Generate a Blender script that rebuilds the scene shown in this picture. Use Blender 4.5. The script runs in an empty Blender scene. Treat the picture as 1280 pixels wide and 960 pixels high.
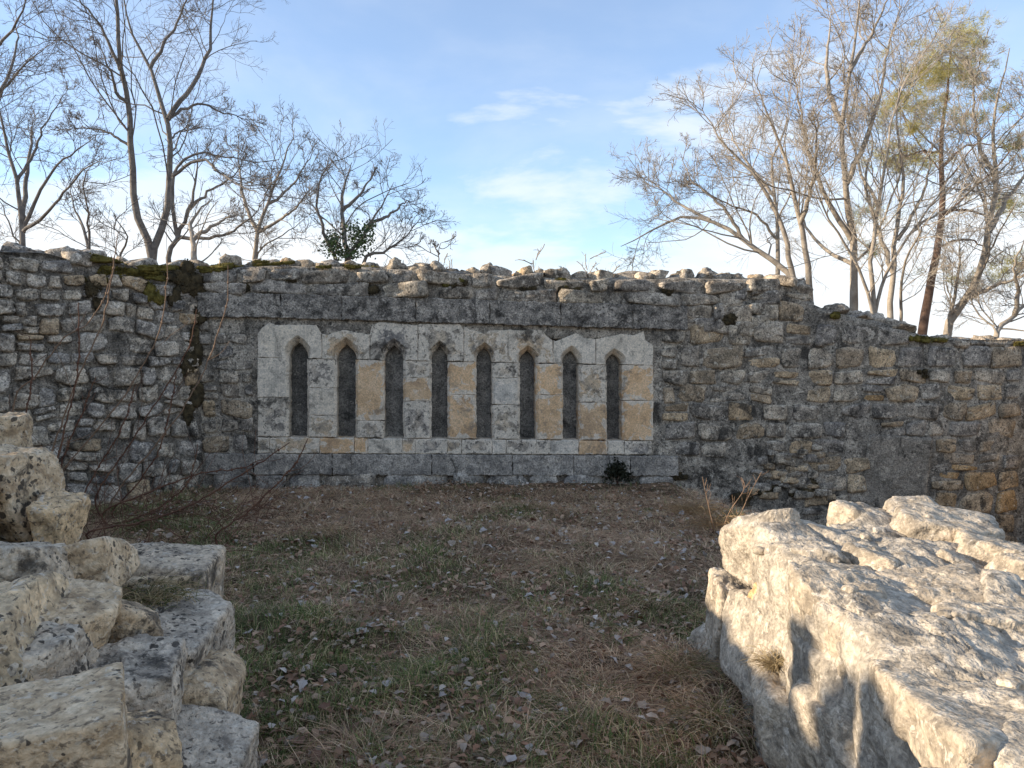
import bpy, bmesh, math, random
import numpy as np
from mathutils import Vector
from mathutils.geometry import tessellate_polygon

random.seed(7)
rng = np.random.default_rng(7)
S = bpy.context.scene
COL = S.collection

# ------------------------------------------------------------------ camera, sky, sun, exposure
EYE = 1.55
FPX = 960.0
PITCH = -math.atan(40 / 960)
cam_d = bpy.data.cameras.new('camera')
cam = bpy.data.objects.new('camera', cam_d)
COL.objects.link(cam)
cam_d.sensor_width = 36
cam_d.lens = 27
cam_d.clip_start = 0.05
cam_d.clip_end = 3000
cam.location = (0, 0, EYE)
cam.rotation_euler = (math.pi / 2 + PITCH, 0, 0)
S.camera = cam

SUN_EL = math.radians(17.3)
SUN_AZ = math.radians(265)          # clockwise from +Y: the sun stands to the west, almost in the arcade wall's plane
world = bpy.data.worlds.new('World')
S.world = world
world.use_nodes = True
wn = world.node_tree
wn.nodes.clear()


def N(t, typ, **kw):
    n = t.nodes.new(typ)
    for k, v in kw.items():
        if k.startswith('i_'):
            key = k[2:].replace('_', ' ')
            n.inputs[key].default_value = v
        else:
            setattr(n, k, v)
    return n


def math_n(t, op, a, b=None, c=None):
    n = t.nodes.new('ShaderNodeMath')
    n.operation = op
    for i, v in enumerate((a, b, c)):
        if v is None:
            continue
        if isinstance(v, (int, float)):
            n.inputs[i].default_value = v
        else:
            t.links.new(v, n.inputs[i])
    return n.outputs[0]


def ramp(t, fac, stops, interp='LINEAR'):
    n = t.nodes.new('ShaderNodeValToRGB')
    n.color_ramp.interpolation = interp
    e = n.color_ramp.elements
    while len(e) < len(stops):
        e.new(0.5)
    for el, (p, c) in zip(e, stops):
        el.position = p
        el.color = (c, c, c, 1) if isinstance(c, (int, float)) else (*c, 1)
    t.links.new(fac, n.inputs[0])
    return n.outputs[0]


def mix(t, fac, a, b, mode='MIX'):
    n = t.nodes.new('ShaderNodeMix')
    n.data_type = 'RGBA'
    n.blend_type = mode
    for idx, v in ((0, fac), (6, a), (7, b)):
        if isinstance(v, (int, float)):
            n.inputs[idx].default_value = v if idx == 0 else (v, v, v, 1)
        elif isinstance(v, tuple):
            n.inputs[idx].default_value = (*v, 1)
        else:
            t.links.new(v, n.inputs[idx])
    return n.outputs[2]


sky = N(wn, 'ShaderNodeTexSky', sky_type='NISHITA', sun_disc=False)
sky.sun_elevation = SUN_EL
sky.sun_rotation = SUN_AZ
sky.altitude = 700
sky.air_density = 1.0
sky.dust_density = 0.6
sky.ozone_density = 3.2
tc = N(wn, 'ShaderNodeTexCoord')
sep = N(wn, 'ShaderNodeSeparateXYZ')
wn.links.new(tc.outputs['Generated'], sep.inputs[0])
zc = math_n(wn, 'ADD', math_n(wn, 'MAXIMUM', sep.outputs[2], 0.0), 0.22)
comb = N(wn, 'ShaderNodeCombineXYZ')
wn.links.new(math_n(wn, 'DIVIDE', sep.outputs[0], zc), comb.inputs[0])
wn.links.new(math_n(wn, 'DIVIDE', sep.outputs[1], zc), comb.inputs[1])
nA = N(wn, 'ShaderNodeTexNoise', i_Scale=2.4, i_Detail=8.0, i_Roughness=0.55, i_Distortion=0.2)
mpA = N(wn, 'ShaderNodeMapping')
mpA.inputs['Scale'].default_value = (1.0, 1.0, 3.6)
mpA.inputs['Location'].default_value = (0.35, 0.1, 0.2)
wn.links.new(tc.outputs['Generated'], mpA.inputs['Vector'])
wn.links.new(mpA.outputs[0], nA.inputs['Vector'])
nB = N(wn, 'ShaderNodeTexNoise', i_Scale=1.5, i_Detail=7.0, i_Roughness=0.55, i_Distortion=0.2)
wn.links.new(comb.outputs[0], nB.inputs['Vector'])
bank = math_n(wn, 'ADD', math_n(wn, 'MULTIPLY', math_n(wn, 'POWER', math_n(wn, 'SUBTRACT', 1.0, math_n(wn, 'MAXIMUM', sep.outputs[2], 0.0)), 5.5), 0.72), nA.outputs[0])
cl1 = ramp(wn, bank, [(0.68, 0.0), (0.80, 0.65), (0.93, 1.0)], 'EASE')
cl2 = ramp(wn, nB.outputs[0], [(0.40, 0.0), (0.75, 0.32)], 'EASE')
cloud = math_n(wn, 'MAXIMUM', cl1, cl2)
cloud = math_n(wn, 'ADD', math_n(wn, 'MULTIPLY', cloud, 0.81), 0.16)
SKY_K = 0.15
skyc = mix(wn, cloud, sky.outputs[0], (3.55, 3.7, 3.85))
bg = N(wn, 'ShaderNodeBackground', i_Strength=SKY_K)
wn.links.new(skyc, bg.inputs[0])
wo = N(wn, 'ShaderNodeOutputWorld')
wn.links.new(bg.outputs[0], wo.inputs[0])

sl = bpy.data.lights.new('sun', 'SUN')
sl.energy = 3.9
sl.angle = math.radians(0.53)
sl.color = (1.0, 0.86, 0.68)
sun = bpy.data.objects.new('sun', sl)
COL.objects.link(sun)
to_sun = Vector((math.sin(SUN_AZ) * math.cos(SUN_EL), math.cos(SUN_AZ) * math.cos(SUN_EL), math.sin(SUN_EL)))
sun.rotation_euler = to_sun.to_track_quat('Z', 'Y').to_euler()
sun.location = (-20, 0, 20)

vs = S.view_settings
vs.view_transform = 'Standard'
vs.look = 'None'
vs.exposure = 1.0
vs.gamma = 1.0
vs.use_curve_mapping = False

# ------------------------------------------------------------------ numeric helpers


def ray(px, py):
    x = (px - 640) / FPX
    z = -(py - 480) / FPX
    c, s = math.cos(PITCH), math.sin(PITCH)
    return np.array([x, c - s * z, s + c * z])


def at_y(px, py, Y):
    d = ray(px, py)
    return np.array([0, 0, EYE]) + d * (Y / d[1])


_perm = np.random.default_rng(11).permutation(256)
_perm = np.concatenate([_perm, _perm, _perm])
_grad = np.random.default_rng(12).normal(size=(256, 3))
_grad /= np.linalg.norm(_grad, axis=1)[:, None]


def noise3(P, seed=0):
    P = np.asarray(P, float) + seed * 17.31
    I = np.floor(P).astype(int)
    F = P - I
    I &= 255
    W = F * F * F * (F * (F * 6 - 15) + 10)
    out = 0
    for dx in (0, 1):
        for dy in (0, 1):
            for dz in (0, 1):
                h = _perm[_perm[_perm[(I[:, 0] + dx) & 255] + ((I[:, 1] + dy) & 255)] + ((I[:, 2] + dz) & 255)]
                g = _grad[h]
                v = g[:, 0] * (F[:, 0] - dx) + g[:, 1] * (F[:, 1] - dy) + g[:, 2] * (F[:, 2] - dz)
                wx = W[:, 0] if dx else 1 - W[:, 0]
                wy = W[:, 1] if dy else 1 - W[:, 1]
                wz = W[:, 2] if dz else 1 - W[:, 2]
                out = out + v * wx * wy * wz
    return out


def fbm(P, freq, octv=4, seed=0, gain=0.5, ridged=False):
    P = np.asarray(P, float)
    a, f, out = 1.0, freq, np.zeros(len(P))
    for o in range(octv):
        n = noise3(P * f, seed + o * 3)
        if ridged:
            n = 0.35 - np.abs(n) * 1.6
        out += a * n
        a *= gain
        f *= 2.03
    return out


def sstep(a, b, x):
    t = np.clip((x - a) / (b - a), 0, 1)
    return t * t * (3 - 2 * t)


# ------------------------------------------------------------------ object helpers
WLOC = {}


def _loc(o, loc, parent):
    WLOC[o] = np.array(loc, float)
    if parent is not None:
        o.parent = parent
        o.location = Vector(WLOC[o] - WLOC[parent])
    else:
        o.location = Vector(WLOC[o])


def tag(o, label, cat, group=None):
    o['label'] = label
    o['category'] = cat
    if group:
        o['group'] = group
    return o


def thing(name, loc, label, cat, group=None):
    o = bpy.data.objects.new(name, None)
    o.empty_display_size = 0.1
    COL.objects.link(o)
    _loc(o, loc, None)
    o['kind'] = 'thing'
    return tag(o, label, cat, group)


def mesh_np(name, V, F, smooth=True):
    """V (n,3); F an (m,k) int array or list of index lists"""
    me = bpy.data.meshes.new(name)
    V = np.asarray(V, np.float32)
    if isinstance(F, np.ndarray):
        m, k = F.shape
        me.vertices.add(len(V))
        me.vertices.foreach_set('co', V.ravel())
        me.loops.add(m * k)
        me.loops.foreach_set('vertex_index', F.astype(np.int32).ravel())
        me.polygons.add(m)
        me.polygons.foreach_set('loop_start', np.arange(0, m * k, k, dtype=np.int32))
        me.update(calc_edges=True)
    else:
        me.from_pydata(V.tolist(), [], [list(map(int, f)) for f in F])
    me.polygons.foreach_set('use_smooth', np.full(len(me.polygons), bool(smooth)))
    me.update()
    return me


def mk(name, V, F, mat, parent=None, base=False, smooth=True, kind=None):
    V = np.asarray(V, float)
    c = (V.min(0) + V.max(0)) / 2
    if base:
        c[2] = V[:, 2].min()
    me = mesh_np(name, V - c, F, smooth)
    me.materials.append(mat)
    o = bpy.data.objects.new(name, me)
    COL.objects.link(o)
    _loc(o, c, parent)
    if kind:
        o['kind'] = kind
    return o


_cs = {}


def cubesphere(n):
    if n in _cs:
        return _cs[n]
    t = np.tan(np.linspace(-1, 1, n + 1) * math.pi / 4)
    A, B = np.meshgrid(t, t, indexing='ij')
    A, B = A.ravel(), B.ravel()
    one = np.ones_like(A)
    faces = [(one, A, B), (-one, B, A), (B, one, A), (A, -one, B), (A, B, one), (B, A, -one)]
    V = np.concatenate([np.stack(f, 1) for f in faces])
    q = []
    for k in range(6):
        o = k * (n + 1) ** 2
        for i in range(n):
            for j in range(n):
                a = o + i * (n + 1) + j
                q.append((a, a + (n + 1), a + (n + 1) + 1, a + 1))
    q = np.array(q)
    key = np.round(V * 1e5).astype(int)
    _, first, inv = np.unique(key, axis=0, return_index=True, return_inverse=True)
    inv = inv.ravel()
    V = V[first]
    q = inv[q]
    V = V / np.linalg.norm(V, axis=1)[:, None]
    _cs[n] = (V, q)
    return _cs[n]


def rotm(rx, ry, rz):
    cx, sx, cy, sy, cz, sz = math.cos(rx), math.sin(rx), math.cos(ry), math.sin(ry), math.cos(rz), math.sin(rz)
    X = np.array([[1, 0, 0], [0, cx, -sx], [0, sx, cx]])
    Y = np.array([[cy, 0, sy], [0, 1, 0], [-sy, 0, cy]])
    Z = np.array([[cz, -sz, 0], [sz, cz, 0], [0, 0, 1]])
    return Z @ Y @ X


def rock(half, n=10, p=12, seed=0, chips=7, rough=0.05, freq=2.5, tilt=0.12, octv=4, ridge=0.0, crack=0.0, inplane=0):
    """an irregular weathered block: smooth-min of planes, then fractal relief"""
    r = np.random.default_rng(seed)
    D, q = cubesphere(n)
    half = np.array(half, float)
    Dn = D * half
    Dn = Dn / np.linalg.norm(Dn, axis=1)[:, None]
    pl = []
    for ax in range(3):
        for s in (-1, 1):
            v = r.normal(0, tilt, 3)
            v[ax] = s
            v /= np.linalg.norm(v)
            pl.append((v, half[ax] * r.uniform(0.9, 1.05)))
    for _ in range(chips):
        v = r.normal(size=3)
        v /= np.linalg.norm(v)
        sup = np.abs(v) @ half
        pl.append((v, sup * r.uniform(0.68, 0.86)))
    for _ in range(inplane):
        a = r.uniform(0, 2 * math.pi)
        v = np.array([math.cos(a), math.sin(a), r.normal(0, 0.1)])
        v /= np.linalg.norm(v)
        pl.append((v, (np.abs(v) @ half) * r.uniform(0.70, 0.88)))
    acc = 0
    for v, d in pl:
        acc = acc + np.maximum(Dn @ v, 0) ** p / d ** p
    rad = acc ** (-1 / p)
    V = Dn * rad[:, None]
    s = half.mean()
    nd = V / np.linalg.norm(V, axis=1)[:, None]
    disp = fbm(V / s, freq, octv, seed % 97) * rough * s
    if ridge:
        disp += fbm(V / s, freq * 0.8, 4, seed % 89 + 5, ridged=True) * ridge * s
    if crack:
        c = fbm(V / s, 0.9, 3, seed % 83 + 9)
        disp -= np.exp(-(c / 0.035) ** 2) * crack * s
        st = np.floor(fbm(V / s, 1.1, 2, seed % 79 + 2) * 7) / 7
        disp += st * 0.09 * s
    return V + nd * disp[:, None], q


def join(parts):
    V, F, o = [], [], 0
    for v, f in parts:
        V.append(v)
        F.append(f + o)
        o += len(v)
    return np.concatenate(V), np.concatenate(F)


def leaf_cloud(C, r, size, aspect=0.6):
    """one small bent leaf (two quads) at every centre"""
    n = len(C)
    a = r.normal(size=(n, 3))
    a /= np.linalg.norm(a, axis=1)[:, None]
    b = r.normal(size=(n, 3))
    b -= a * (a * b).sum(1)[:, None]
    b /= np.linalg.norm(b, axis=1)[:, None]
    c = np.cross(a, b)
    s = size * r.uniform(0.6, 1.3, n)[:, None]
    V = np.stack([C - a * s, C + b * s * aspect + c * s * .2, C + a * s, C - b * s * aspect + c * s * .2], 1).reshape(-1, 3)
    F = np.arange(n * 4).reshape(n, 4)
    return V, F


# ------------------------------------------------------------------ materials
def new_mat(name):
    m = bpy.data.materials.new(name)
    m.use_nodes = True
    t = m.node_tree
    t.nodes.clear()
    out = N(t, 'ShaderNodeOutputMaterial')
    b = N(t, 'ShaderNodeBsdfPrincipled')
    b.inputs['Roughness'].default_value = 0.9
    b.inputs['Specular IOR Level'].default_value = 0.25
    t.links.new(b.outputs[0], out.inputs[0])
    return m, t, b


def noise_n(t, vec, scale, detail=6, rough=0.6, dist=0.0):
    n = N(t, 'ShaderNodeTexNoise', i_Scale=scale, i_Detail=float(detail), i_Roughness=rough, i_Distortion=dist)
    t.links.new(vec, n.inputs['Vector'])
    return n.outputs[0]


def stone_mat(name, cols, tints=None, sc=6.0, dark=0.5, pale=0.5, darkc=(0.035, 0.034, 0.033), palec=(0.46, 0.45, 0.42),
              bump=0.6, streak=0.0, edge=None, edgec=(0.6, 0.59, 0.56), bdist=0.02, warm=(1.15, 1.0, 0.81), grain=0.8, spots=0.0):
    m, t, b = new_mat(name)
    g = N(t, 'ShaderNodeNewGeometry')
    oi = N(t, 'ShaderNodeObjectInfo')
    off = N(t, 'ShaderNodeVectorMath', operation='MULTIPLY_ADD')
    cx = N(t, 'ShaderNodeCombineXYZ')
    for i in range(3):
        t.links.new(oi.outputs['Random'], cx.inputs[i])
    t.links.new(cx.outputs[0], off.inputs[0])
    off.inputs[1].default_value = (3.0, 5.0, 7.0)
    t.links.new(g.outputs['Position'], off.inputs[2])
    pos = g.outputs['Position']
    own = off.outputs[0]
    base = ramp(t, noise_n(t, own, sc, 6, 0.65, 0.4), [(0.36, cols[0]), (0.5, cols[1]), (0.62, cols[2])])
    if tints:
        tr = ramp(t, oi.outputs['Random'], [(i / max(1, len(tints) - 1), c) for i, c in enumerate(tints)])
        base = mix(t, 1.0, base, tr, 'MULTIPLY')
    if pale > 0:
        f = ramp(t, noise_n(t, own, sc * 2.1, 8, 0.7, 0.6), [(0.61 - 0.10 * pale, 0.0), (0.66 - 0.10 * pale, 0.8)])
        base = mix(t, f, base, palec)
    if edge:
        tcn = N(t, 'ShaderNodeTexCoord')
        sp = N(t, 'ShaderNodeSeparateXYZ')
        t.links.new(tcn.outputs['Generated'], sp.inputs[0])
        ex = math_n(t, 'SUBTRACT', 0.5, math_n(t, 'ABSOLUTE', math_n(t, 'SUBTRACT', sp.outputs[0], 0.5)))
        ez = math_n(t, 'SUBTRACT', 0.5, math_n(t, 'ABSOLUTE', math_n(t, 'SUBTRACT', sp.outputs[2], 0.5)))
        em = math_n(t, 'MINIMUM', ex, ez)
        em = math_n(t, 'ADD', em, math_n(t, 'MULTIPLY', math_n(t, 'SUBTRACT', noise_n(t, own, 9, 6, 0.6, 0.5), 0.5), 1.1))
        f = ramp(t, em, [(edge, 0.92), (edge + 0.05, 0.0)])
        base = mix(t, f, base, mix(t, ramp(t, noise_n(t, pos, 14, 7, 0.6), [(0.35, 0.0), (0.7, 1.0)]), tuple(c * 0.72 for c in edgec), edgec))
    if dark > 0:
        f = ramp(t, noise_n(t, pos, sc * 0.55, 7, 0.72, 0.5), [(0.615 - 0.13 * dark, 0.0), (0.70 - 0.13 * dark, 0.85)])
        base = mix(t, f, base, darkc)
        f = ramp(t, noise_n(t, own, sc * 5, 6, 0.6, 0.3), [(0.57, 0.0), (0.62, 0.8 * min(1, dark * 1.7))])
        base = mix(t, f, base, darkc)
    if spots > 0:
        wob = N(t, 'ShaderNodeVectorMath', operation='ADD')
        nz = N(t, 'ShaderNodeTexNoise', i_Scale=30.0, i_Detail=4.0)
        t.links.new(own, nz.inputs['Vector'])
        sc_ = N(t, 'ShaderNodeVectorMath', operation='SCALE')
        sc_.inputs['Scale'].default_value = 0.045
        t.links.new(nz.outputs['Color'], sc_.inputs[0])
        t.links.new(own, wob.inputs[0])
        t.links.new(sc_.outputs[0], wob.inputs[1])
        v_ = N(t, 'ShaderNodeTexVoronoi', feature='F1', i_Scale=34.0)
        t.links.new(wob.outputs[0], v_.inputs['Vector'])
        lim_ = ramp(t, noise_n(t, own, 4.0, 4, 0.6), [(0.40, 0.0), (0.66, 0.5)])
        f = ramp(t, math_n(t, 'SUBTRACT', lim_, v_.outputs['Distance']), [(0.0, 0.0), (0.05, spots)])
        base = mix(t, f, base, darkc)
    if streak > 0:
        mp = N(t, 'ShaderNodeMapping')
        mp.inputs['Scale'].default_value = (1.0, 1.0, 0.16)
        t.links.new(pos, mp.inputs['Vector'])
        f = ramp(t, noise_n(t, mp.outputs[0], 3.2, 8, 0.65, 0.2), [(0.46, 0.0), (0.66, streak)])
        base = mix(t, f, base, tuple(c * 1.5 for c in darkc))
    spk = ramp(t, noise_n(t, pos, 60, 2, 0.6), [(0.36, 0.5), (0.64, 1.42)])
    base = mix(t, grain, base, spk, 'MULTIPLY')
    base = mix(t, 1.0, base, warm, 'MULTIPLY')
    t.links.new(base, b.inputs['Base Color'])
    h1 = noise_n(t, own, sc * 2.2, 5, 0.62, 0.3)
    h2 = noise_n(t, pos, 60, 1.5, 0.5)
    vo = N(t, 'ShaderNodeTexVoronoi', feature='F1', i_Scale=sc * 7)
    t.links.new(own, vo.inputs['Vector'])
    h = math_n(t, 'ADD', math_n(t, 'MULTIPLY', h1, 1.0), math_n(t, 'MULTIPLY', h2, 0.34))
    h = math_n(t, 'ADD', h, math_n(t, 'MULTIPLY', math_n(t, 'MINIMUM', vo.outputs['Distance'], 0.35), 0.35))
    bp = N(t, 'ShaderNodeBump', i_Strength=bump, i_Distance=bdist)
    t.links.new(h, bp.inputs['Height'])
    t.links.new(bp.outputs[0], b.inputs['Normal'])
    return m


GT = [(0.75, 0.77, 0.82), (1.0, 0.98, 0.95), (1.15, 1.08, 0.98), (0.85, 0.86, 0.9), (1.25, 1.2, 1.1), (0.95, 0.9, 0.85)]
M_rub = stone_mat('rubble_limestone', [(0.12, 0.118, 0.117), (0.28, 0.272, 0.262), (0.48, 0.465, 0.44)], GT, 6, 0.52, 0.62, palec=(0.55, 0.54, 0.51), streak=0.32)
M_rubL = stone_mat('grey_limestone', [(0.13, 0.13, 0.132), (0.31, 0.306, 0.30), (0.52, 0.51, 0.495)], GT, 7, 0.52, 0.7, palec=(0.60, 0.59, 0.57), streak=0.2)
M_buff = stone_mat('buff_limestone', [(0.20, 0.175, 0.14), (0.37, 0.315, 0.245), (0.52, 0.455, 0.365)], GT, 6, 0.5, 0.45, streak=0.15)
M_ochre_r = stone_mat('ochre_rubble', [(0.22, 0.165, 0.10), (0.38, 0.285, 0.175), (0.48, 0.385, 0.27)], GT, 6, 0.42, 0.35)
M_mortar = stone_mat('old_mortar', [(0.12, 0.116, 0.11), (0.25, 0.243, 0.23), (0.42, 0.405, 0.38)], None, 5, 0.6, 0.6, palec=(0.48, 0.47, 0.445), bump=1.0, streak=0.3, bdist=0.03)
M_mortarL = stone_mat('dark_mortar', [(0.09, 0.087, 0.083), (0.19, 0.185, 0.178), (0.32, 0.31, 0.295)], None, 7, 0.6, 0.35, bump=0.9, streak=0.35, bdist=0.03)
M_mortarP = stone_mat('pale_mortar', [(0.17, 0.165, 0.155), (0.26, 0.25, 0.235), (0.33, 0.32, 0.30)], None, 5, 0.3, 0.5, bump=0.8, streak=0.15, bdist=0.03)
M_lintel = stone_mat('weathered_band_stone', [(0.12, 0.12, 0.123), (0.27, 0.268, 0.267), (0.43, 0.423, 0.415)], [(0.92,) * 3, (1.05,) * 3], 9, 0.65, 0.6, palec=(0.5, 0.49, 0.475), bump=0.9, streak=0.5)
M_ledge = stone_mat('ledge_stone', [(0.17, 0.172, 0.178), (0.31, 0.31, 0.312), (0.47, 0.465, 0.46)], [(0.85,) * 3, (1.0,) * 3, (1.2,) * 3], 6, 0.35, 0.35, bump=0.6, streak=0.4)
EW = (0.72, 0.70, 0.66)
M_bw = stone_mat('limewashed_block', [(0.36, 0.355, 0.345), (0.58, 0.57, 0.545), (0.70, 0.68, 0.64)], [(0.9, 0.93, 0.97), (1.05, 1.02, 0.97)], 4, 0.36, 0.5, darkc=(0.17, 0.17, 0.168), palec=(0.72, 0.70, 0.67), bump=0.3, edge=0.10, edgec=EW, grain=0.4)
M_bg = stone_mat('grey_patched_block', [(0.16, 0.16, 0.163), (0.32, 0.312, 0.30), (0.56, 0.52, 0.46)], [(0.85, 0.88, 0.95), (1.1, 1.05, 0.97)], 5, 0.5, 0.65, palec=(0.68, 0.66, 0.63), bump=0.45, edge=0.20, edgec=EW, grain=0.4)
M_bo = stone_mat('ochre_sandstone_block', [(0.44, 0.33, 0.23), (0.60, 0.455, 0.31), (0.66, 0.53, 0.39)], [(0.9, 0.93, 0.97), (1.04, 1.0, 0.95)], 4, 0.22, 0.35, darkc=(0.20, 0.18, 0.16), palec=(0.66, 0.62, 0.57), bump=0.4, edge=0.07, edgec=EW, grain=0.4)
M_bx = stone_mat('mixed_block', [(0.22, 0.217, 0.213), (0.48, 0.42, 0.34), (0.62, 0.50, 0.37)], [(0.9, 0.93, 0.97), (1.05, 1.0, 0.95)], 5, 0.35, 0.6, palec=(0.70, 0.68, 0.64), bump=0.4, edge=0.16, edgec=EW, grain=0.4)
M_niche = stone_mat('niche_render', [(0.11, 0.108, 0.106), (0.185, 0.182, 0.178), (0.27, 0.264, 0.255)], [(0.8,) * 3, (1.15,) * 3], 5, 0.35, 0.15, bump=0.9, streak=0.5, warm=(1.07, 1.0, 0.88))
M_fgR = stone_mat('sunlit_limestone', [(0.23, 0.226, 0.218), (0.38, 0.373, 0.355), (0.50, 0.49, 0.465)], [(0.9, 0.92, 0.95), (1.05, 1.0, 0.93), (0.95, 0.95, 0.95)], 9, 0.34, 0.6, darkc=(0.12, 0.117, 0.11), palec=(0.58, 0.575, 0.555), bump=0.6, bdist=0.03, spots=0.35, grain=0.4)
M_fgRc = stone_mat('sunlit_old_mortar', [(0.21, 0.206, 0.198), (0.36, 0.353, 0.335), (0.49, 0.48, 0.455)], None, 9, 0.32, 0.55, darkc=(0.13, 0.127, 0.12), palec=(0.52, 0.515, 0.495), bump=0.6, bdist=0.035, spots=0.35, grain=0.45)
M_fgRo = stone_mat('rusty_ochre_stone', [(0.42, 0.30, 0.16), (0.56, 0.42, 0.25), (0.60, 0.50, 0.36)], None, 8, 0.15, 0.4, bump=0.7)
LT = [(0.85, 0.9, 1.0), (1.12, 1.0, 0.82), (0.95, 0.95, 0.97), (1.2, 1.02, 0.78), (0.9, 0.92, 0.97)]
M_fgL = stone_mat('lichened_limestone', [(0.24, 0.23, 0.213), (0.44, 0.418, 0.38), (0.60, 0.565, 0.505)], LT, 11, 0.5, 0.6, darkc=(0.05, 0.048, 0.046), palec=(0.52, 0.51, 0.485), bump=0.6, bdist=0.03, spots=0.9, grain=0.4)
M_fgLw = stone_mat('warm_lichened_limestone', [(0.31, 0.25, 0.18), (0.50, 0.42, 0.315), (0.62, 0.55, 0.445)], None, 11, 0.45, 0.5, darkc=(0.055, 0.051, 0.047), palec=(0.52, 0.50, 0.455), bump=0.6, bdist=0.03, spots=0.9, grain=0.4)
M_fgLc = stone_mat('lichened_rubble_fill', [(0.20, 0.19, 0.172), (0.36, 0.342, 0.31), (0.52, 0.492, 0.445)], None, 12, 0.5, 0.6, darkc=(0.04, 0.039, 0.037), palec=(0.38, 0.37, 0.345), bump=0.6, bdist=0.035, spots=0.6, grain=0.5)
M_tile = stone_mat('red_tile_fragment', [(0.30, 0.13, 0.08), (0.38, 0.18, 0.11), (0.42, 0.23, 0.16)], None, 10, 0.2, 0.2, bump=0.4)


def simple_mat(name, c0, c1, sc=8.0, rough=0.85, bump=0.0, rand=None, attr=None, trans=0.0, spec=0.25):
    m, t, b = new_mat(name)
    g = N(t, 'ShaderNodeNewGeometry')
    if attr:
        a = N(t, 'ShaderNodeAttribute', attribute_name=attr)
        base = mix(t, 1.0, a.outputs['Color'], ramp(t, noise_n(t, g.outputs['Position'], sc, 4), [(0.3, 0.7), (0.7, 1.3)]), 'MULTIPLY')
    else:
        base = ramp(t, noise_n(t, g.outputs['Position'], sc, 6, 0.65), [(0.35, c0), (0.65, c1)])
    if rand:
        oi = N(t, 'ShaderNodeObjectInfo')
        base = mix(t, 1.0, base, ramp(t, oi.outputs['Random'], [(i / (len(rand) - 1), c) for i, c in enumerate(rand)]), 'MULTIPLY')
    t.links.new(base, b.inputs['Base Color'])
    b.inputs['Roughness'].default_value = rough
    b.inputs['Specular IOR Level'].default_value = spec
    if bump:
        bp = N(t, 'ShaderNodeBump', i_Strength=bump, i_Distance=0.02)
        t.links.new(noise_n(t, g.outputs['Position'], sc * 4, 8, 0.7), bp.inputs['Height'])
        t.links.new(bp.outputs[0], b.inputs['Normal'])
    if trans:
        tr = N(t, 'ShaderNodeBsdfTranslucent')
        t.links.new(base, tr.inputs[0])
        mx = N(t, 'ShaderNodeMixShader', i_Fac=trans)
        t.links.new(b.outputs[0], mx.inputs[1])
        t.links.new(tr.outputs[0], mx.inputs[2])
        out = [n for n in t.nodes if n.type == 'OUTPUT_MATERIAL'][0]
        t.links.new(mx.outputs[0], out.inputs[0])
    return m


M_moss = simple_mat('moss_olive', (0.09, 0.075, 0.018), (0.26, 0.20, 0.045), 14, bump=1.0)
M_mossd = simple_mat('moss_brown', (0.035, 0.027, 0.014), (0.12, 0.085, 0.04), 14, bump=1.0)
M_barkG = simple_mat('bark_grey', (0.13, 0.112, 0.095), (0.26, 0.225, 0.185), 7, bump=0.6)
M_barkT = simple_mat('bark_tan', (0.26, 0.215, 0.165), (0.44, 0.375, 0.295), 7, bump=0.6)
M_barkP = simple_mat('bark_pine', (0.15, 0.085, 0.055), (0.29, 0.18, 0.12), 9, bump=0.8)
M_twigG = simple_mat('twig_grey', (0.14, 0.12, 0.105), (0.24, 0.205, 0.17), 6)
M_twigT = simple_mat('twig_tan', (0.28, 0.24, 0.19), (0.44, 0.38, 0.305), 6)
M_needle = simple_mat('pine_needles', (0.38, 0.33, 0.11), (0.60, 0.52, 0.20), 3, trans=0.4)
M_ivy = simple_mat('ivy_leaves', (0.03, 0.06, 0.02), (0.075, 0.115, 0.035), 9, rough=0.5)
M_cane = simple_mat('bramble_cane', (0.10, 0.045, 0.03), (0.20, 0.105, 0.06), 9)
M_caneL = simple_mat('pale_cane', (0.20, 0.13, 0.08), (0.30, 0.19, 0.12), 9)
M_grass = simple_mat('grass_blades', None, None, 3, attr='tint', trans=0.2, rough=0.7)
M_litter = simple_mat('leaf_litter', None, None, 20, attr='tint', rough=0.6)
M_soil = stone_mat('grassy_soil', [(0.05, 0.038, 0.025), (0.13, 0.092, 0.062), (0.25, 0.175, 0.12)], None, 5, 0.2, 0.2, darkc=(0.012, 0.016, 0.007), palec=(0.11, 0.09, 0.065), bump=1.0, bdist=0.03)
M_fern = simple_mat('dark_foliage', (0.012, 0.014, 0.007), (0.03, 0.03, 0.014), 12)

# ------------------------------------------------------------------ the walls' lines
YAW = math.radians(5.4)


class Frame:
    def __init__(s, P, ang, side):
        s.P = np.array([P[0], P[1]])
        s.U = np.array([math.cos(ang), math.sin(ang)])
        s.Nn = np.array([s.U[1], -s.U[0]]) * side

    def W(s, u, v, d):
        u, v, d = np.broadcast_arrays(np.asarray(u, float), np.asarray(v, float), np.asarray(d, float))
        xy = s.P + u[..., None] * s.U + d[..., None] * s.Nn
        return np.concatenate([xy, v[..., None]], -1)

    def px(s, x, y, d=0.0):
        D = ray(x, y)
        P = s.P + s.Nn * d
        t = (P @ s.Nn) / (D[:2] @ s.Nn)
        h = D * t
        return (h[:2] - s.P) @ s.U, h[2] + EYE


BW = Frame((-3.63, 8.94), YAW, 1)                      # the wall with the arcade
LW = Frame((-3.63, 8.94), math.radians(225), -1)       # the splayed wall
OW = Frame((-6.03, 6.54), math.radians(268.5), -1)     # its unseen continuation beside the viewer, bent to shade the yard
RW = Frame((*BW.W(10.42, 0, 0)[:2],), math.radians(-83), 1)

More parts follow.
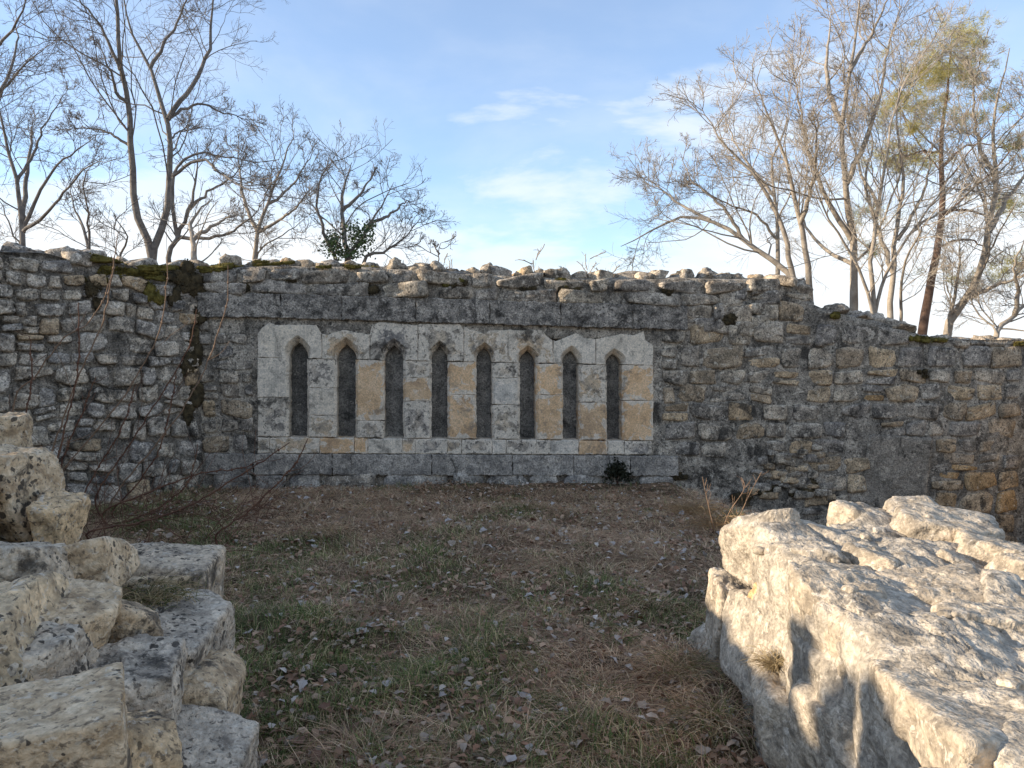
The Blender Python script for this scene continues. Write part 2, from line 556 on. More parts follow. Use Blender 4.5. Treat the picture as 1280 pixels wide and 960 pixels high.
# ------------------------------------------------------------------ ground
def ground_z(x, y):
    x = np.asarray(x, float)
    y = np.asarray(y, float)
    P = np.stack([x, y, x * 0], -1).reshape(-1, 3)
    n1 = fbm(P, 0.45, 3, 3).reshape(x.shape)
    n2 = fbm(P, 2.2, 3, 9).reshape(x.shape)
    z = 0.09 * n1 + 0.035 * n2
    uu = (x - BW.P[0]) * BW.U[0] + (y - BW.P[1]) * BW.U[1]
    dd = (x - BW.P[0]) * BW.Nn[0] + (y - BW.P[1]) * BW.Nn[1]
    z = z - 0.05 * sstep(2.0, 0.3, dd)
    # hollow at the foot of the wall beyond the stub
    pit = sstep(5.55, 6.6, uu + 0.15 * n1) * sstep(5.5, 3.2, dd) + sstep(1.8, 2.5, x) * sstep(4.6, 3.6, y) * 0.6
    z = z - 0.98 * np.clip(pit, 0, 1)
    # higher ground outside the walls
    beh = sstep(-0.25, -0.6, dd)
    hi = 1.55 + 0.72 - 0.062 * np.clip(uu, -5, 12) - 0.52 * sstep(7.2, 9.0, uu)
    dist = np.hypot(x, y)
    hi = hi + np.clip(-dd - 0.6, 0, 3) * np.where(uu > 7, 0.06, 0.0) - np.clip(dist - 22, 0, None) * 0.16
    z = z * (1 - beh) + (hi + 0.08 * n2) * beh
    ul = (x - LW.P[0]) * LW.U[0] + (y - LW.P[1]) * LW.U[1]
    dl = (x - LW.P[0]) * LW.Nn[0] + (y - LW.P[1]) * LW.Nn[1]
    do = (x - OW.P[0]) * OW.Nn[0] + (y - OW.P[1]) * OW.Nn[1]
    outl = sstep(-0.3, -0.6, np.maximum(dl, -5)) * (dd > -0.6) * (ul > -0.5)
    outl = np.maximum(outl, sstep(-0.3, -0.6, do) * (y < 7.2))
    z = np.where((beh < 0.5), z * (1 - outl) + (0.3 - np.clip(dist - 22, 0, None) * 0.16) * outl, z)
    far = np.clip(dist - 25, 0, None)
    z = np.where((beh < 0.5) & (outl < 0.5), z - far * 0.16, z)
    return np.maximum(z, -45)


def axis(lo, hi, fine, f0, f1, grow=1.16):
    a = list(np.arange(f0, f1 + 1e-6, fine))
    s, x = fine, f1
    while x < hi:
        s *= grow
        x += s
        a.append(x)
    s, x = fine, f0
    while x > lo:
        s *= grow
        x -= s
        a.insert(0, x)
    return np.array(a)


gx = axis(-900, 900, 0.09, -6.5, 7.5)
gy = axis(-900, 1200, 0.09, 1.5, 11.5)
GX, GY = np.meshgrid(gx, gy, indexing='ij')
GZ = ground_z(GX, GY)
gi = np.arange(GX.size).reshape(GX.shape)
gq = np.stack([gi[:-1, :-1], gi[1:, :-1], gi[1:, 1:], gi[:-1, 1:]], -1).reshape(-1, 4)
me = mesh_np('ground', np.stack([GX, GY, GZ], -1).reshape(-1, 3), gq)
me.materials.append(M_soil)
ground = bpy.data.objects.new('ground', me)
COL.objects.link(ground)
ground['kind'] = 'structure'


# ------------------------------------------------------------------ wall core and stones
def wall_core(fr, u0, u1, topf, botf, thick, mat, parent, du=0.05, nv=46, recess=None, name='mortar_core', rough=0.02, seed=3, back=0.0):
    us = np.arange(u0, u1 + du, du)
    vs_ = np.linspace(0, 1, nv)
    if recess:
        ru0, ru1, rv0, rv1, rd = recess
        us = np.unique(np.concatenate([us, [ru0, ru0 + .004, ru1 - .004, ru1]]))
    tp = topf(us)
    bt = botf(us)
    UU, VV = np.meshgrid(us, vs_, indexing='ij')
    Z = bt[:, None] + (tp - bt)[:, None] * VV
    if recess:
        rows = np.array([rv0, rv0 + .004, rv1 - .004, rv1])
        base = np.linspace(0, 1, nv - 4)
        inside = (us >= ru0) & (us <= ru1)
        Zr = bt[:, None] + (tp - bt)[:, None] * base[None]
        Z = np.sort(np.concatenate([Zr, np.broadcast_to(rows, (len(us), 4))], 1), 1)
    P = np.stack([UU, Z * 1.0, UU * 0], -1).reshape(-1, 3)
    D = (fbm(P, 2.0, 5, seed) * rough + fbm(P, 9, 3, seed + 4) * rough * 0.5).reshape(UU.shape)
    if recess:
        ins = (UU >= ru0 + .003) & (UU <= ru1 - .003) & (Z >= rv0 + .003) & (Z <= rv1 - .003)
        D = np.where(ins, -rd, D - 0.004)
    V = [fr.W(UU, Z, D).reshape(-1, 3)]
    idx = np.arange(UU.size).reshape(UU.shape)
    Q = [np.stack([idx[:-1, :-1], idx[1:, :-1], idx[1:, 1:], idx[:-1, 1:]], -1).reshape(-1, 4)]
    # top and back
    ks = np.linspace(0, 1, 12)
    UT, KT = np.meshgrid(us, ks, indexing='ij')
    PT = np.stack([UT, KT * thick, UT * 0 + 7], -1).reshape(-1, 3)
    ht = (fbm(PT, 3, 4, seed + 8) * 0.05).reshape(UT.shape) * np.minimum(1, KT * 6) + 0.05 * np.sin(KT * math.pi) + back * KT
    ZT = tp[:, None] + ht
    DT = D[:, -1][:, None] * (1 - KT) - KT * thick
    VT = fr.W(UT, ZT, DT)
    VB = fr.W(us, bt, np.full(len(us), -thick))[:, None, :]
    VT = np.concatenate([VT, VB], 1)
    o = UU.size
    it = np.arange(VT.shape[0] * VT.shape[1]).reshape(VT.shape[:2]) + o
    V.append(VT.reshape(-1, 3))
    Q.append(np.stack([it[:-1, :-1], it[1:, :-1], it[1:, 1:], it[:-1, 1:]], -1).reshape(-1, 4))
    # weld front edge and top edge by bridging, close both ends
    a, b = idx[:, -1], it[:, 0]
    Q.append(np.stack([a[:-1], a[1:], b[1:], b[:-1]], -1))
    V = np.concatenate(V)
    F = np.concatenate(Q).tolist()
    for e in (0, -1):
        F.append(list(idx[e, :]) + list(it[e, :]))
    return mk(name, V, F, mat, parent)


def wall_stone(fr, uc, vc, w, h, mat, parent, seed, proud=0.03, n=8, depth=0.10, warp=0.03, name='stone', rough=0.17, p=20, flat=False):
    r = np.random.default_rng(seed)
    D, q = cubesphere(n)
    V, q = rock((w / 2, h / 2, depth), n, p, seed, chips=1, rough=rough, freq=1.7, tilt=0.10, octv=4, inplane=0 if flat else r.integers(1, 4)) if not flat else rock((w / 2, h / 2, depth), n, p, seed, chips=0, rough=rough, freq=2.4, tilt=0.03, octv=5)
    # in-plane corner chips
    front = V[:, 2] > -0.45 * depth
    keep = front[q].all(1)
    q = q[keep]
    used = np.unique(q)
    rem = np.full(len(V), -1)
    rem[used] = np.arange(len(used))
    V = V[used]
    q = rem[q]
    a = r.normal(0, 0.05)
    x = V[:, 0] * math.cos(a) - V[:, 1] * math.sin(a) + uc
    y = V[:, 0] * math.sin(a) + V[:, 1] * math.cos(a) + vc
    P = np.stack([x, y, x * 0], -1)
    x = x + noise3(P * 1.3, 31) * warp * 1.6
    y = y + noise3(P * 1.3, 57) * warp * 1.6
    d = V[:, 2] - depth + proud
    q = q if fr.Nn @ np.array([fr.U[1], -fr.U[0]]) > 0 else q[:, ::-1]
    return mk(name, fr.W(x, y, d), q, mat, parent)


def courses(u0, u1, v0, v1, hmin, hmax, wmin, wmax, r, split=0.12):
    """rough courses of cells (uc, vc, w, h)"""
    out = []
    v = v0
    while v < v1 - 0.04:
        h = r.uniform(hmin, hmax)
        if v1 - (v + h) < hmin * 0.7:
            h = v1 - v
        u = u0 + (r.uniform(-0.5, 0) * wmax if v > v0 else 0)
        while u < u1:
            w = r.uniform(wmin, wmax) * (0.75 + 0.25 * h / hmax)
            ua, ub = max(u, u0), min(u + w, u1)
            if ub - ua > wmin * 0.4:
                if r.random() < split and h > 0.17:
                    k = r.uniform(0.4, 0.6)
                    out.append(((ua + ub) / 2, v + h * k / 2, ub - ua, h * k))
                    out.append(((ua + ub) / 2, v + h * (1 + k) / 2, ub - ua, h * (1 - k)))
                else:
                    out.append(((ua + ub) / 2, v + h / 2, ub - ua, h))
            u += w
        v += h
    return out


# ================================================================== the wall with the blind arcade
tp_px = [(200, 337), (250, 337), (330, 334), (420, 334), (540, 340), (620, 345), (760, 351), (860, 349), (985, 352), (1000, 366), (1012, 378),
         (1032, 388), (1100, 403), (1135, 414), (1180, 431), (1240, 433), (1285, 434)]
tp_uv = np.array([BW.px(x, y) for x, y in tp_px])
topB = lambda u: np.interp(u, tp_uv[:, 0], tp_uv[:, 1])
botB = lambda u: np.full(np.shape(u), -0.35) - 1.0 * sstep(5.2, 6.4, u)
wallB = thing('ruined_wall', BW.W(5, -0.4, -0.4), 'long grey rubble wall with a row of eight walled-up pointed windows', 'wall')
pa, pb = BW.px(352, 556), BW.px(786, 424)
core = wall_core(BW, -0.25, 11.6, topB, botB, 0.85, M_mortar, wallB, recess=(pa[0], pb[0], pa[1] - 0.02, pb[1], 0.27), rough=0.022, back=0.05)
rB = np.random.default_rng(21)

# px rectangles that carry no rubble (panel, band, ledge)
LIN = lambda x: (np.interp(x, [245, 330, 820, 860], [366, 367, 382, 383]), np.interp(x, [245, 330, 820, 860], [396, 397, 411.5, 412.5]))
LED = lambda x: (np.interp(x, [245, 320, 815, 850], [566, 567, 569, 570]), np.interp(x, [245, 320, 815, 850], [592, 592, 594, 593]))


def to_px(u, v):
    p = BW.W(u, v, 0.0) - np.array([0, 0, EYE])
    c, s = math.cos(PITCH), math.sin(PITCH)
    yy = c * p[1] + s * p[2]
    zz = -s * p[1] + c * p[2]
    return 640 + FPX * p[0] / yy, 480 - FPX * zz / yy


def place_rubble(cells, pick, gap, n=8, proud=(0.008, 0.030), drop=0.06, seed0=1000):
    k = 0
    for (uc, vc, w, h) in cells:
        if rB.random() < drop:
            continue
        if vc + h / 2 > topB(uc) + 0.03:
            h2 = topB(uc) - (vc - h / 2)
            if h2 < 0.09:
                continue
            vc = vc - h / 2 + h2 / 2
            h = h2
        x, y = to_px(uc, vc)
        k += 1
        wall_stone(BW, uc, vc, w - gap * rB.uniform(0.6, 1.5), h - gap * rB.uniform(0.6, 1.4), pick(x, y), wallB, seed0 + k, rB.uniform(*proud), n=n, rough=0.11, p=26, depth=0.07)


# left of the panel
u0, _ = BW.px(250, 500)
u1, _ = BW.px(318, 500)
cells = courses(u0, u1, BW.px(290, 565)[1], BW.px(290, 398)[1], 0.13, 0.24, 0.2, 0.46, rB, 0.05)
place_rubble(cells, lambda x, y: M_buff if (y > 500 and rB.random() < 0.4) else M_rub, 0.03, seed0=1000)
# right of the panel
ur0 = BW.px(826, 500)[0]
ur1 = BW.px(1278, 500)[0]


def pickR(x, y):
    if x > 1020 and y > 480 and rB.random() < (x - 1020) / 300 * min(1, (y - 480) / 90):
        return M_ochre_r if rB.random() < 0.6 else M_buff
    if x > 960 and y > 520:
        return M_buff if rB.random() < 0.55 else M_rub
    return M_buff if rB.random() < (0.42 if y > 440 else 0.15) else M_rub


cells = [c for c in courses(ur0, ur1, -1.0, 2.62, 0.19, 0.31, 0.26, 0.56, rB, 0.12)]
good = []
for c in cells:
    x, y = to_px(c[0], c[1])
    if x < 862 and y < 416:
        continue
    if x < 1000 and y > 600:
        continue
    if x < 985 and y > 540 and rB.random() < 0.45:       # smeared with mortar
        continue
    if 1078 < x < 1165 and 543 < y < 640:
        continue
    good.append(c)
place_rubble(good, pickR, 0.03, drop=0.05, seed0=1400)
# small broken pieces low in the wall
for k in range(46):
    x, y = rB.uniform(945, 1040), rB.uniform(560, 622)
    u, v = BW.px(x, y)
    wall_stone(BW, u, v, rB.uniform(0.12, 0.3), rB.uniform(0.06, 0.11), M_buff if rB.random() < 0.3 else M_rub, wallB, 2000 + k, rB.uniform(0.03, 0.06), n=5)
# large flaking slab
u, v = BW.px(1121, 596)
wall_stone(BW, u, v, 0.90, 1.00, M_mortarP, wallB, 2101, 0.022, n=30, rough=0.07, warp=0.05, name='stone', p=60, flat=True)
# courses above the band
for row, (ya, yb, wmin, wmax) in enumerate([(350, 368, 0.3, 0.8), (334, 351, 0.28, 0.7)]):
    x = 250.0
    while x < 985:
        w_px = rB.uniform(wmin, wmax) * 100
        xm = x + w_px / 2
        dy = np.interp(xm, [250, 330, 760, 985], [0, 0, 15, 16]) if row == 0 else np.interp(xm, [250, 540, 760, 985], [1, 5, 16, 16])
        a = BW.px(x + 1.5, (ya + yb) / 2 + dy)
        b = BW.px(min(x + w_px, 990) - 1.5, (ya + yb) / 2 + dy)
        hh = (yb - ya) / 100.0
        if b[0] - a[0] > 0.12:
            wall_stone(BW, (a[0] + b[0]) / 2, (a[1] + b[1]) / 2, b[0] - a[0], hh - 0.02, M_rub, wallB, 2200 + row * 60 + int(x) % 59, rB.uniform(0.02, 0.06), n=7, warp=0.02)
        x += w_px
for k in range(14):      # right end above the slope
    x = rB.uniform(862, 985)
    y = rB.uniform(382, 412)
    u, v = BW.px(x, y)
    wall_stone(BW, u, v, rB.uniform(0.25, 0.45), rB.uniform(0.14, 0.22), M_rub, wallB, 2400 + k, 0.02)
# footing stones below the ledge
x = 258.0
while x < 830:
    w_px = rB.uniform(40, 95)
    a = BW.px(x + 1, 603)
    b = BW.px(x + w_px - 1, 603)
    wall_stone(BW, (a[0] + b[0]) / 2, a[1], b[0] - a[0], 0.22, M_ledge if rB.random() < 0.6 else M_rubL, wallB, 2500 + int(x), 0.06, n=8, warp=0.01)
    x += w_px


# dressed pieces: prism with a front outline and a (splayed) inner outline
def densify(poly, step):
    out = []
    n = len(poly)
    for i in range(n):
        a = np.array(poly[i])
        b = np.array(poly[(i + 1) % n])
        k = max(1, int(np.linalg.norm(b[:2] - a[:2]) / step))
        for j in range(k):
            out.append(a + (b - a) * j / k)
    return np.array(out)


def dressed(name, outer, inner, d0, d1, d2, mat, parent, jit=0.0025, seed=0, fr=BW):
    """outer/inner: matching (n,2) outlines in (u,v), counter-clockwise seen from the front"""
    r = np.random.default_rng(seed)
    pts = densify(np.concatenate([outer, inner], 1), 0.022)
    o, i = pts[:, :2].copy(), pts[:, 2:].copy()
    J = r.normal(0, jit, o.shape)
    q3 = np.concatenate([o, np.full((len(o), 1), seed * 1.7)], 1)
    J += np.stack([fbm(q3, 7, 3, 3), fbm(q3, 7, 3, 8)], 1) * jit * 3.2
    o += J
    i += J
    nxt, prv = np.roll(o, -1, 0), np.roll(o, 1, 0)
    tg = nxt - prv
    nm = np.stack([-tg[:, 1], tg[:, 0]], 1)
    nm /= np.linalg.norm(nm, axis=1)[:, None] + 1e-9
    f = o + nm * 0.007
    n = len(o)
    V = np.concatenate([fr.W(f[:, 0], f[:, 1], d0), fr.W(o[:, 0], o[:, 1], d0 - 0.006), fr.W(i[:, 0], i[:, 1], d1), fr.W(i[:, 0], i[:, 1], d2)])
    tri = tessellate_polygon([[Vector((p[0], p[1], 0)) for p in f]])
    F = []
    for t in tri:
        a, b, c = (f[k] for k in t)
        cr = (b[0] - a[0]) * (c[1] - a[1]) - (b[1] - a[1]) * (c[0] - a[0])
        F.append(list(t) if cr > 0 else list(t)[::-1])
    for k in range(3):
        for j in range(n):
            j2 = (j + 1) % n
            F.append([k * n + j, (k + 1) * n + j, (k + 1) * n + j2, k * n + j2])
    return mk(name, V, F, mat, parent, smooth=False)


def pxp(pts):
    return np.array([BW.px(x, y) for x, y in pts])


arc = bpy.data.objects.new('blind_arcade', None)
COL.objects.link(arc)
_loc(arc, BW.W(3, 0.3, 0), wallB)
arc['label'] = 'panel of eight narrow pointed niches in patched pale and ochre stone'

niche = [(360.8, 383.8, 428, 544), (420.8, 444.5, 430.8, 546), (480.5, 503.8, 432, 548), (539.5, 559.5, 433, 548.5),
         (595.8, 615, 434.5, 551), (650, 670, 438.8, 551), (704, 723.8, 438.8, 551), (758.8, 778, 442.5, 551)]
spring = lambda x: np.interp(x, [322, 815], [447, 457])
silly = lambda x: np.interp(x, [322, 815], [546, 551])
joints = [322.5, 402.5, 462.5, 522.5, 579.5, 635, 691, 744.5, 816]
topline = np.array([(318, 424), (326, 412), (337, 402.5), (344, 406), (395, 406.5), (402.5, 417.5), (410, 418.5), (430, 412.5), (460, 418.5), (463, 417.5), (465, 407.5), (475, 403),
                    (490, 403.7), (522, 407), (525, 405), (575, 405), (580, 405.5), (574, 405.5), (579, 416), (605, 417.5), (612, 413.5), (635, 412.5), (677, 413), (685, 422.5),
                    (694, 427), (720, 416), (724, 417.5), (730, 422.5), (745, 424), (775, 417.5), (792, 419), (804, 414), (806, 425), (815, 431), (817, 434)])
topline = topline[np.argsort(topline[:, 0], kind='stable')]
hm = [M_bw, M_bx, M_bg, M_bg, M_bx, M_bx, M_bw, M_bw]
for k, (xa, xb, ya, yb) in enumerate(niche):
    ja, jb = joints[k] + 0.2, joints[k + 1] - 0.2
    xc = (xa + xb) / 2
    hw = (xb - xa) / 2
    sp = float(spring(xc))
    h = sp - ya
    ts = np.linspace(0, 1, 9)
    inner, outer = [], []

    def add(o, i=None):
        outer.append(o)
        inner.append(i if i is not None else o)
    add((ja, float(spring(ja)) - 0.4))
    ex = 7.5 if k < 3 else 5.5
    for t in ts:                                  # left spring up to the apex
        add((xc - (hw + 2.5 + (ex - 2.5) * min(1, 2 * t)) * (1 - t ** 2.3) - 0.01, sp - 0.4 - (h + ex + 1) * t), (xc - hw * (1 - t ** 2.3), sp - 0.4 - h * t))
    for t in ts[::-1][1:]:
        add((xc + (hw + 2.5 + (ex - 2.5) * min(1, 2 * t)) * (1 - t ** 2.3), sp - 0.4 - (h + ex + 1) * t), (xc + hw * (1 - t ** 2.3), sp - 0.4 - h * t))
    add((jb, float(spring(jb)) - 0.4))
    seg = [(x, y) for x, y in topline if ja + 2 < x < jb - 2]
    yl = float(np.interp(ja, topline[:, 0], topline[:, 1]))
    yr = float(np.interp(jb, topline[:, 0], topline[:, 1]))
    for p in [(jb, yr)] + seg[::-1] + [(ja, yl)]:
        # keep a minimum of stone above the splay
        lim = sp - (h + ex + 2) * max(0.0, 1 - abs(p[0] - xc) / (hw + ex + 1)) - 5
        add((p[0], min(p[1], lim)))
    dressed('arch_block', pxp(outer), pxp(inner), 0.022 + rB.uniform(-0.004, 0.004), -0.075, -0.24, hm[k], arc, seed=k)

pier_m = [[M_bw, M_bg], [M_bg, M_bw, M_bx], [M_bo, M_bg], [M_bg, M_bo, M_bg], [M_bo, M_bo], [M_bg, M_bw, M_bg], [M_bo, M_bo], [M_bx, M_bo], [M_bo, M_bo]]
pier_s = [[0.5], [0.37, 0.72], [0.78], [0.22, 0.52], [0.43], [0.2, 0.55], [0.41], [0.5], [0.47]]
pxe = [322.5] + [v for n_ in niche for v in n_[:2]] + [815.5]
for k in range(9):
    xa, xb = pxe[2 * k], pxe[2 * k + 1]
    xc = (xa + xb) / 2
    ys = float(spring(xc)) + 0.15
    ye = float(silly(xc)) - 0.4
    cuts = [0] + pier_s[k] + [1]
    for j in range(len(cuts) - 1):
        ya = ys + (ye - ys) * cuts[j] + (0.2 if j else 0)
        yb = ys + (ye - ys) * cuts[j + 1] - 0.2
        cl = 2.6 if k > 0 else 0
        cr = 2.6 if k < 8 else 0
        jl = rB.normal(0, 1.0) if k == 0 else 0
        jr = rB.normal(0, 1.0) if k == 8 else 0
        o = [(xa + cl + jl, yb), (xb - cr + jr, yb), (xb - cr + jr, ya), (xa + cl + jl, ya)]
        i = [(xa + jl, yb), (xb + jr, yb), (xb + jr, ya), (xa + jl, ya)]
        dressed('jamb_block', pxp(o), pxp(i), 0.018 + rB.uniform(-0.005, 0.006), -0.02, -0.24, pier_m[k][min(j, len(pier_m[k]) - 1)], arc, seed=50 + k * 5 + j)
# sill course
sx = [322.5, 337, 400, 443, 460, 503, 519, 559, 577, 615, 632.5, 670, 687, 723, 759, 780, 814]
for k in range(len(sx) - 1):
    xa, xb = sx[k] + 0.2, sx[k + 1] - 0.2
    ya, yb = float(silly((xa + xb) / 2)), float(np.interp((xa + xb) / 2, [320, 815], [566, 568]))
    o = [(xa, yb), (xb, yb), (xb, ya + 0.8), (xa, ya + 0.8)]
    i = [(xa, yb), (xb, yb), (xb, ya), (xa, ya)]
    dressed('sill_block', pxp(o), pxp(i), 0.02 + rB.uniform(-0.004, 0.006), -0.02, -0.24, [M_bw, M_bg, M_bx, M_bo][rB.integers(0, 4)], arc, seed=120 + k)
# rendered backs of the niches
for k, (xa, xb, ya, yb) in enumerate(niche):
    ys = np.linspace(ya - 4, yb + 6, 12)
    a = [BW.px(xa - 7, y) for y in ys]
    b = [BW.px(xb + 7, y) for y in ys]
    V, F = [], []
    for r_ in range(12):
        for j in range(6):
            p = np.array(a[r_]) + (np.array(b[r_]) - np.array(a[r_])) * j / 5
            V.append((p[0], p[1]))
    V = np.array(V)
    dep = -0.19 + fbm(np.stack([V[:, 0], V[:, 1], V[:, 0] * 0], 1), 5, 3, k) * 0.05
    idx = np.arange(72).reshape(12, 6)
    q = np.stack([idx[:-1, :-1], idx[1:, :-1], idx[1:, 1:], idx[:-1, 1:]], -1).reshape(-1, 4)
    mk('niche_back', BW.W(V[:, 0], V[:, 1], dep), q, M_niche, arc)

# band above and ledge below
for nm, fn, xs, dfront, mat in (('band_stone', LIN, [248, 352, 428, 520, 612, 700, 790, 858], 0.055, M_lintel),
                                ('ledge_stone', LED, [258, 318, 416, 440, 540, 640, 716, 760, 786, 846], 0.075, M_ledge)):
    for k in range(len(xs) - 1):
        xa, xb = xs[k] + 0.3, xs[k + 1] - 0.3
        o = pxp([(xa, fn(xa)[1]), (xb, fn(xb)[1]), (xb, fn(xb)[0]), (xa, fn(xa)[0])])
        dressed(nm, o, o, dfront + rB.uniform(-0.006, 0.006), 0.0, -0.1, mat, wallB, seed=200 + k, jit=0.004)

# coping rubble on the top
k = 0
for x in np.arange(238, 1000, 15.5):
    for lay in range(2):
        xx = x + rB.uniform(-7, 7)
        u, v = BW.px(xx, 340)
        if rB.random() < 0.35:
            continue
        w = rB.uniform(0.10, 0.32)
        h = rB.uniform(0.03, 0.11)
        V, q = rock((w / 2, rB.uniform(0.08, 0.18), h / 2 + 0.03), 7, 16, 3000 + k, chips=12, rough=0.26, tilt=0.25)
        V = V @ rotm(rB.normal(0, .15), rB.normal(0, .15), rB.uniform(0, 6)).T
        V = V + BW.W(u, topB(u) + 0.018 + h * 0.3, -0.16 - 0.34 * lay - rB.uniform(0, .12))
        mk('coping_stone', V, q, M_rub if rB.random() < 0.85 else M_buff, wallB)
        k += 1
for kk in range(60):                       # the stepped and broken right end
    x = rB.uniform(995, 1290)
    u, _ = BW.px(x, 420)
    d = -rB.uniform(0.0, 1.5) if x > 1130 else -rB.uniform(0.05, 0.8)
    w = rB.uniform(0.12, 0.45)
    h = rB.uniform(0.05, 0.14)
    V, q = rock((w / 2, rB.uniform(0.08, 0.2), h / 2 + 0.03), 7, 16, 3300 + kk, chips=12, rough=0.26, tilt=0.2)
    V = V @ rotm(rB.normal(0, .15), rB.normal(0, .15), rB.uniform(0, 6)).T
    P = BW.W(u, 0, d)
    z = topB(u) + 0.03 if d > -0.85 else float(ground_z(P[0], P[1]))
    V = V + np.array([P[0], P[1], z])
    mk('coping_stone', V, q, M_rub if rB.random() < 0.85 else M_buff, wallB)


# moss: knobbly cushions that cling to the masonry
def moss(fr, u, v, w, h, dep, mat, parent, seed, d=0.03):
    r = np.random.default_rng(seed)
    V, q = rock((w / 2, h / 2, dep * 0.8), 6, 5, seed, chips=5, rough=0.6, freq=2.2, octv=3)
    sgn = 1 if fr.Nn @ np.array([fr.U[1], -fr.U[0]]) > 0 else -1
    W = fr.W(V[:, 0] + u, V[:, 1] + v, V[:, 2] + d)
    n = int(120 + 7000 * w * h)
    C = V[r.integers(0, len(V), n)] * r.uniform(0.8, 1.18, (n, 1))
    lv, lf_ = leaf_cloud(fr.W(C[:, 0] + u, C[:, 1] + v, np.maximum(C[:, 2] + d, 0.005)), r, 0.013, 0.5)
    V2, F2 = join([(W, q[:, ::sgn]), (lv, lf_)])
    return mk('moss', V2, F2, mat, parent, kind='stuff')


for k, (x, y, w, h, m) in enumerate([(455, 362, 36, 18, M_mossd), (448, 356, 18, 9, M_mossd), (565, 352, 26, 15, M_moss), (572, 356, 14, 9, M_mossd), (698, 354, 18, 12, M_moss),
                                     (712, 364, 34, 18, M_mossd), (663, 362, 14, 10, M_mossd), (798, 377, 22, 9, M_mossd), (836, 366, 16, 12, M_mossd), (366, 348, 12, 8, M_mossd), (307, 362, 22, 10, M_mossd),
                                     (912, 404, 26, 15, M_mossd), (985, 614, 70, 24, M_mossd), (930, 622, 50, 18, M_mossd), (848, 596, 26, 12, M_mossd), (1155, 466, 12, 9, M_mossd), (1045, 395, 24, 11, M_moss), (1142, 424, 36, 12, M_moss),
                                     (1275, 430, 30, 8, M_moss), (262, 338, 30, 9, M_moss), (345, 330, 40, 6, M_moss), (445, 333, 40, 6, M_moss)]):
    u, v = BW.px(x, y)
    for j in range(3):
        moss(BW, u + rB.normal(0, w / 330), v + rB.normal(0, h / 420), w / 190, h / 190, 0.016, m, wallB, 4000 + 3 * k + j, d=0.02)

# ================================================================== the splayed wall
topL = lambda u: np.interp(u, [-0.4, 0, 0.5, 1.2, 1.9, 2.5, 3.5], [2.50, 2.46, 2.46, 2.50, 2.55, 2.58, 2.62]) + 0.02 * np.sin(u * 9)
wallL = thing('ruined_wall', LW.W(1.5, -0.4, -0.4), 'shaded grey rubble wall with dark moss in its corner, behind the bramble canes', 'wall')
botL = lambda u: np.full(np.shape(u), -0.35)
wall_core(LW, -0.2, 3.55, topL, botL, 0.85, M_mortarL, wallL, rough=0.035, seed=13)
rL = np.random.default_rng(31)
k = 0
for (uc, vc, w, h) in courses(0.02, 2.9, -0.1, 2.52, 0.13, 0.25, 0.13, 0.36, rL, 0.26):
    if rL.random() < 0.05:
        continue
    if vc + h / 2 > topL(uc):
        continue
    if k > 285:
        break
    k += 1
    g = rL.uniform(0.005, 0.035)
    wall_stone(LW, uc, vc, max(0.07, w - g), max(0.06, h - g), M_buff if rL.random() < 0.07 else M_rubL, wallL, 5000 + k, rL.uniform(0.025, 0.07), n=8, warp=0.075, rough=0.27, p=18)
for k in range(34):
    u = rL.uniform(-0.1, 3.0)
    w, h = rL.uniform(0.15, 0.42), rL.uniform(0.07, 0.16)
    V, q = rock((w / 2, rL.uniform(0.1, 0.2), h / 2 + 0.03), 7, 16, 5600 + k, chips=12, rough=0.26, tilt=0.2)
    V = V @ rotm(rL.normal(0, .15), rL.normal(0, .15), rL.uniform(0, 6)).T + LW.W(u, topL(u) + 0.05, -rL.uniform(0.1, 0.75))
    mk('coping_stone', V, q, M_rubL, wallL)
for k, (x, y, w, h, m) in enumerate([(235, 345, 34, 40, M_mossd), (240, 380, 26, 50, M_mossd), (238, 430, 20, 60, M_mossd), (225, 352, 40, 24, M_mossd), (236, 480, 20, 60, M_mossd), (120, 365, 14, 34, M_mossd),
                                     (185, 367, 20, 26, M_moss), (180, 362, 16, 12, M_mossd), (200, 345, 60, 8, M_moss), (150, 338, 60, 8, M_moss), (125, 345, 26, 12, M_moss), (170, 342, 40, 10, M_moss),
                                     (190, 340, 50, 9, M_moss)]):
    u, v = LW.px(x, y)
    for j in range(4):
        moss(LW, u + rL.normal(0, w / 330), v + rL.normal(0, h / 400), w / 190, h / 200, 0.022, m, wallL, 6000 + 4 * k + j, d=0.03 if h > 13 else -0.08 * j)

def moss_top(fr, u, z, d, w, l, mat, parent, seed):
    r = np.random.default_rng(seed)
    V, q = rock((w / 2, l / 2, 0.028), 7, 6, seed, chips=3, rough=0.5, freq=2.0, octv=3)
    n = 450
    C = V[r.integers(0, len(V), n)] * r.uniform(0.9, 1.12, (n, 1))
    C = C[C[:, 2] > -0.005]
    W = fr.W(V[:, 0] + u, V[:, 2] + z, V[:, 1] + d)
    lv, lf_ = leaf_cloud(fr.W(C[:, 0] + u, C[:, 2] + z + 0.004, C[:, 1] + d), r, 0.011, 0.5)
    V2, F2 = join([(W, q), (lv, lf_)])
    return mk('moss', V2, F2, mat, parent, kind='stuff')


for k in range(16):
    u = rL.uniform(0.0, 1.5)
    moss_top(LW, u, topL(u) + 0.03, -rL.uniform(0.02, 0.7), rL.uniform(0.2, 0.5), rL.uniform(0.1, 0.25), M_moss, wallL, 6500 + k)
for k in range(26):
    u = rB.choice([rB.uniform(0.0, 2.6), rB.uniform(0.0, 2.0), rB.uniform(7.0, 10.2)])
    moss_top(BW, u, topB(u) + 0.03, -rB.uniform(0.03, 0.7), rB.uniform(0.2, 0.5), rB.uniform(0.1, 0.25), M_moss, wallB, 6600 + k)

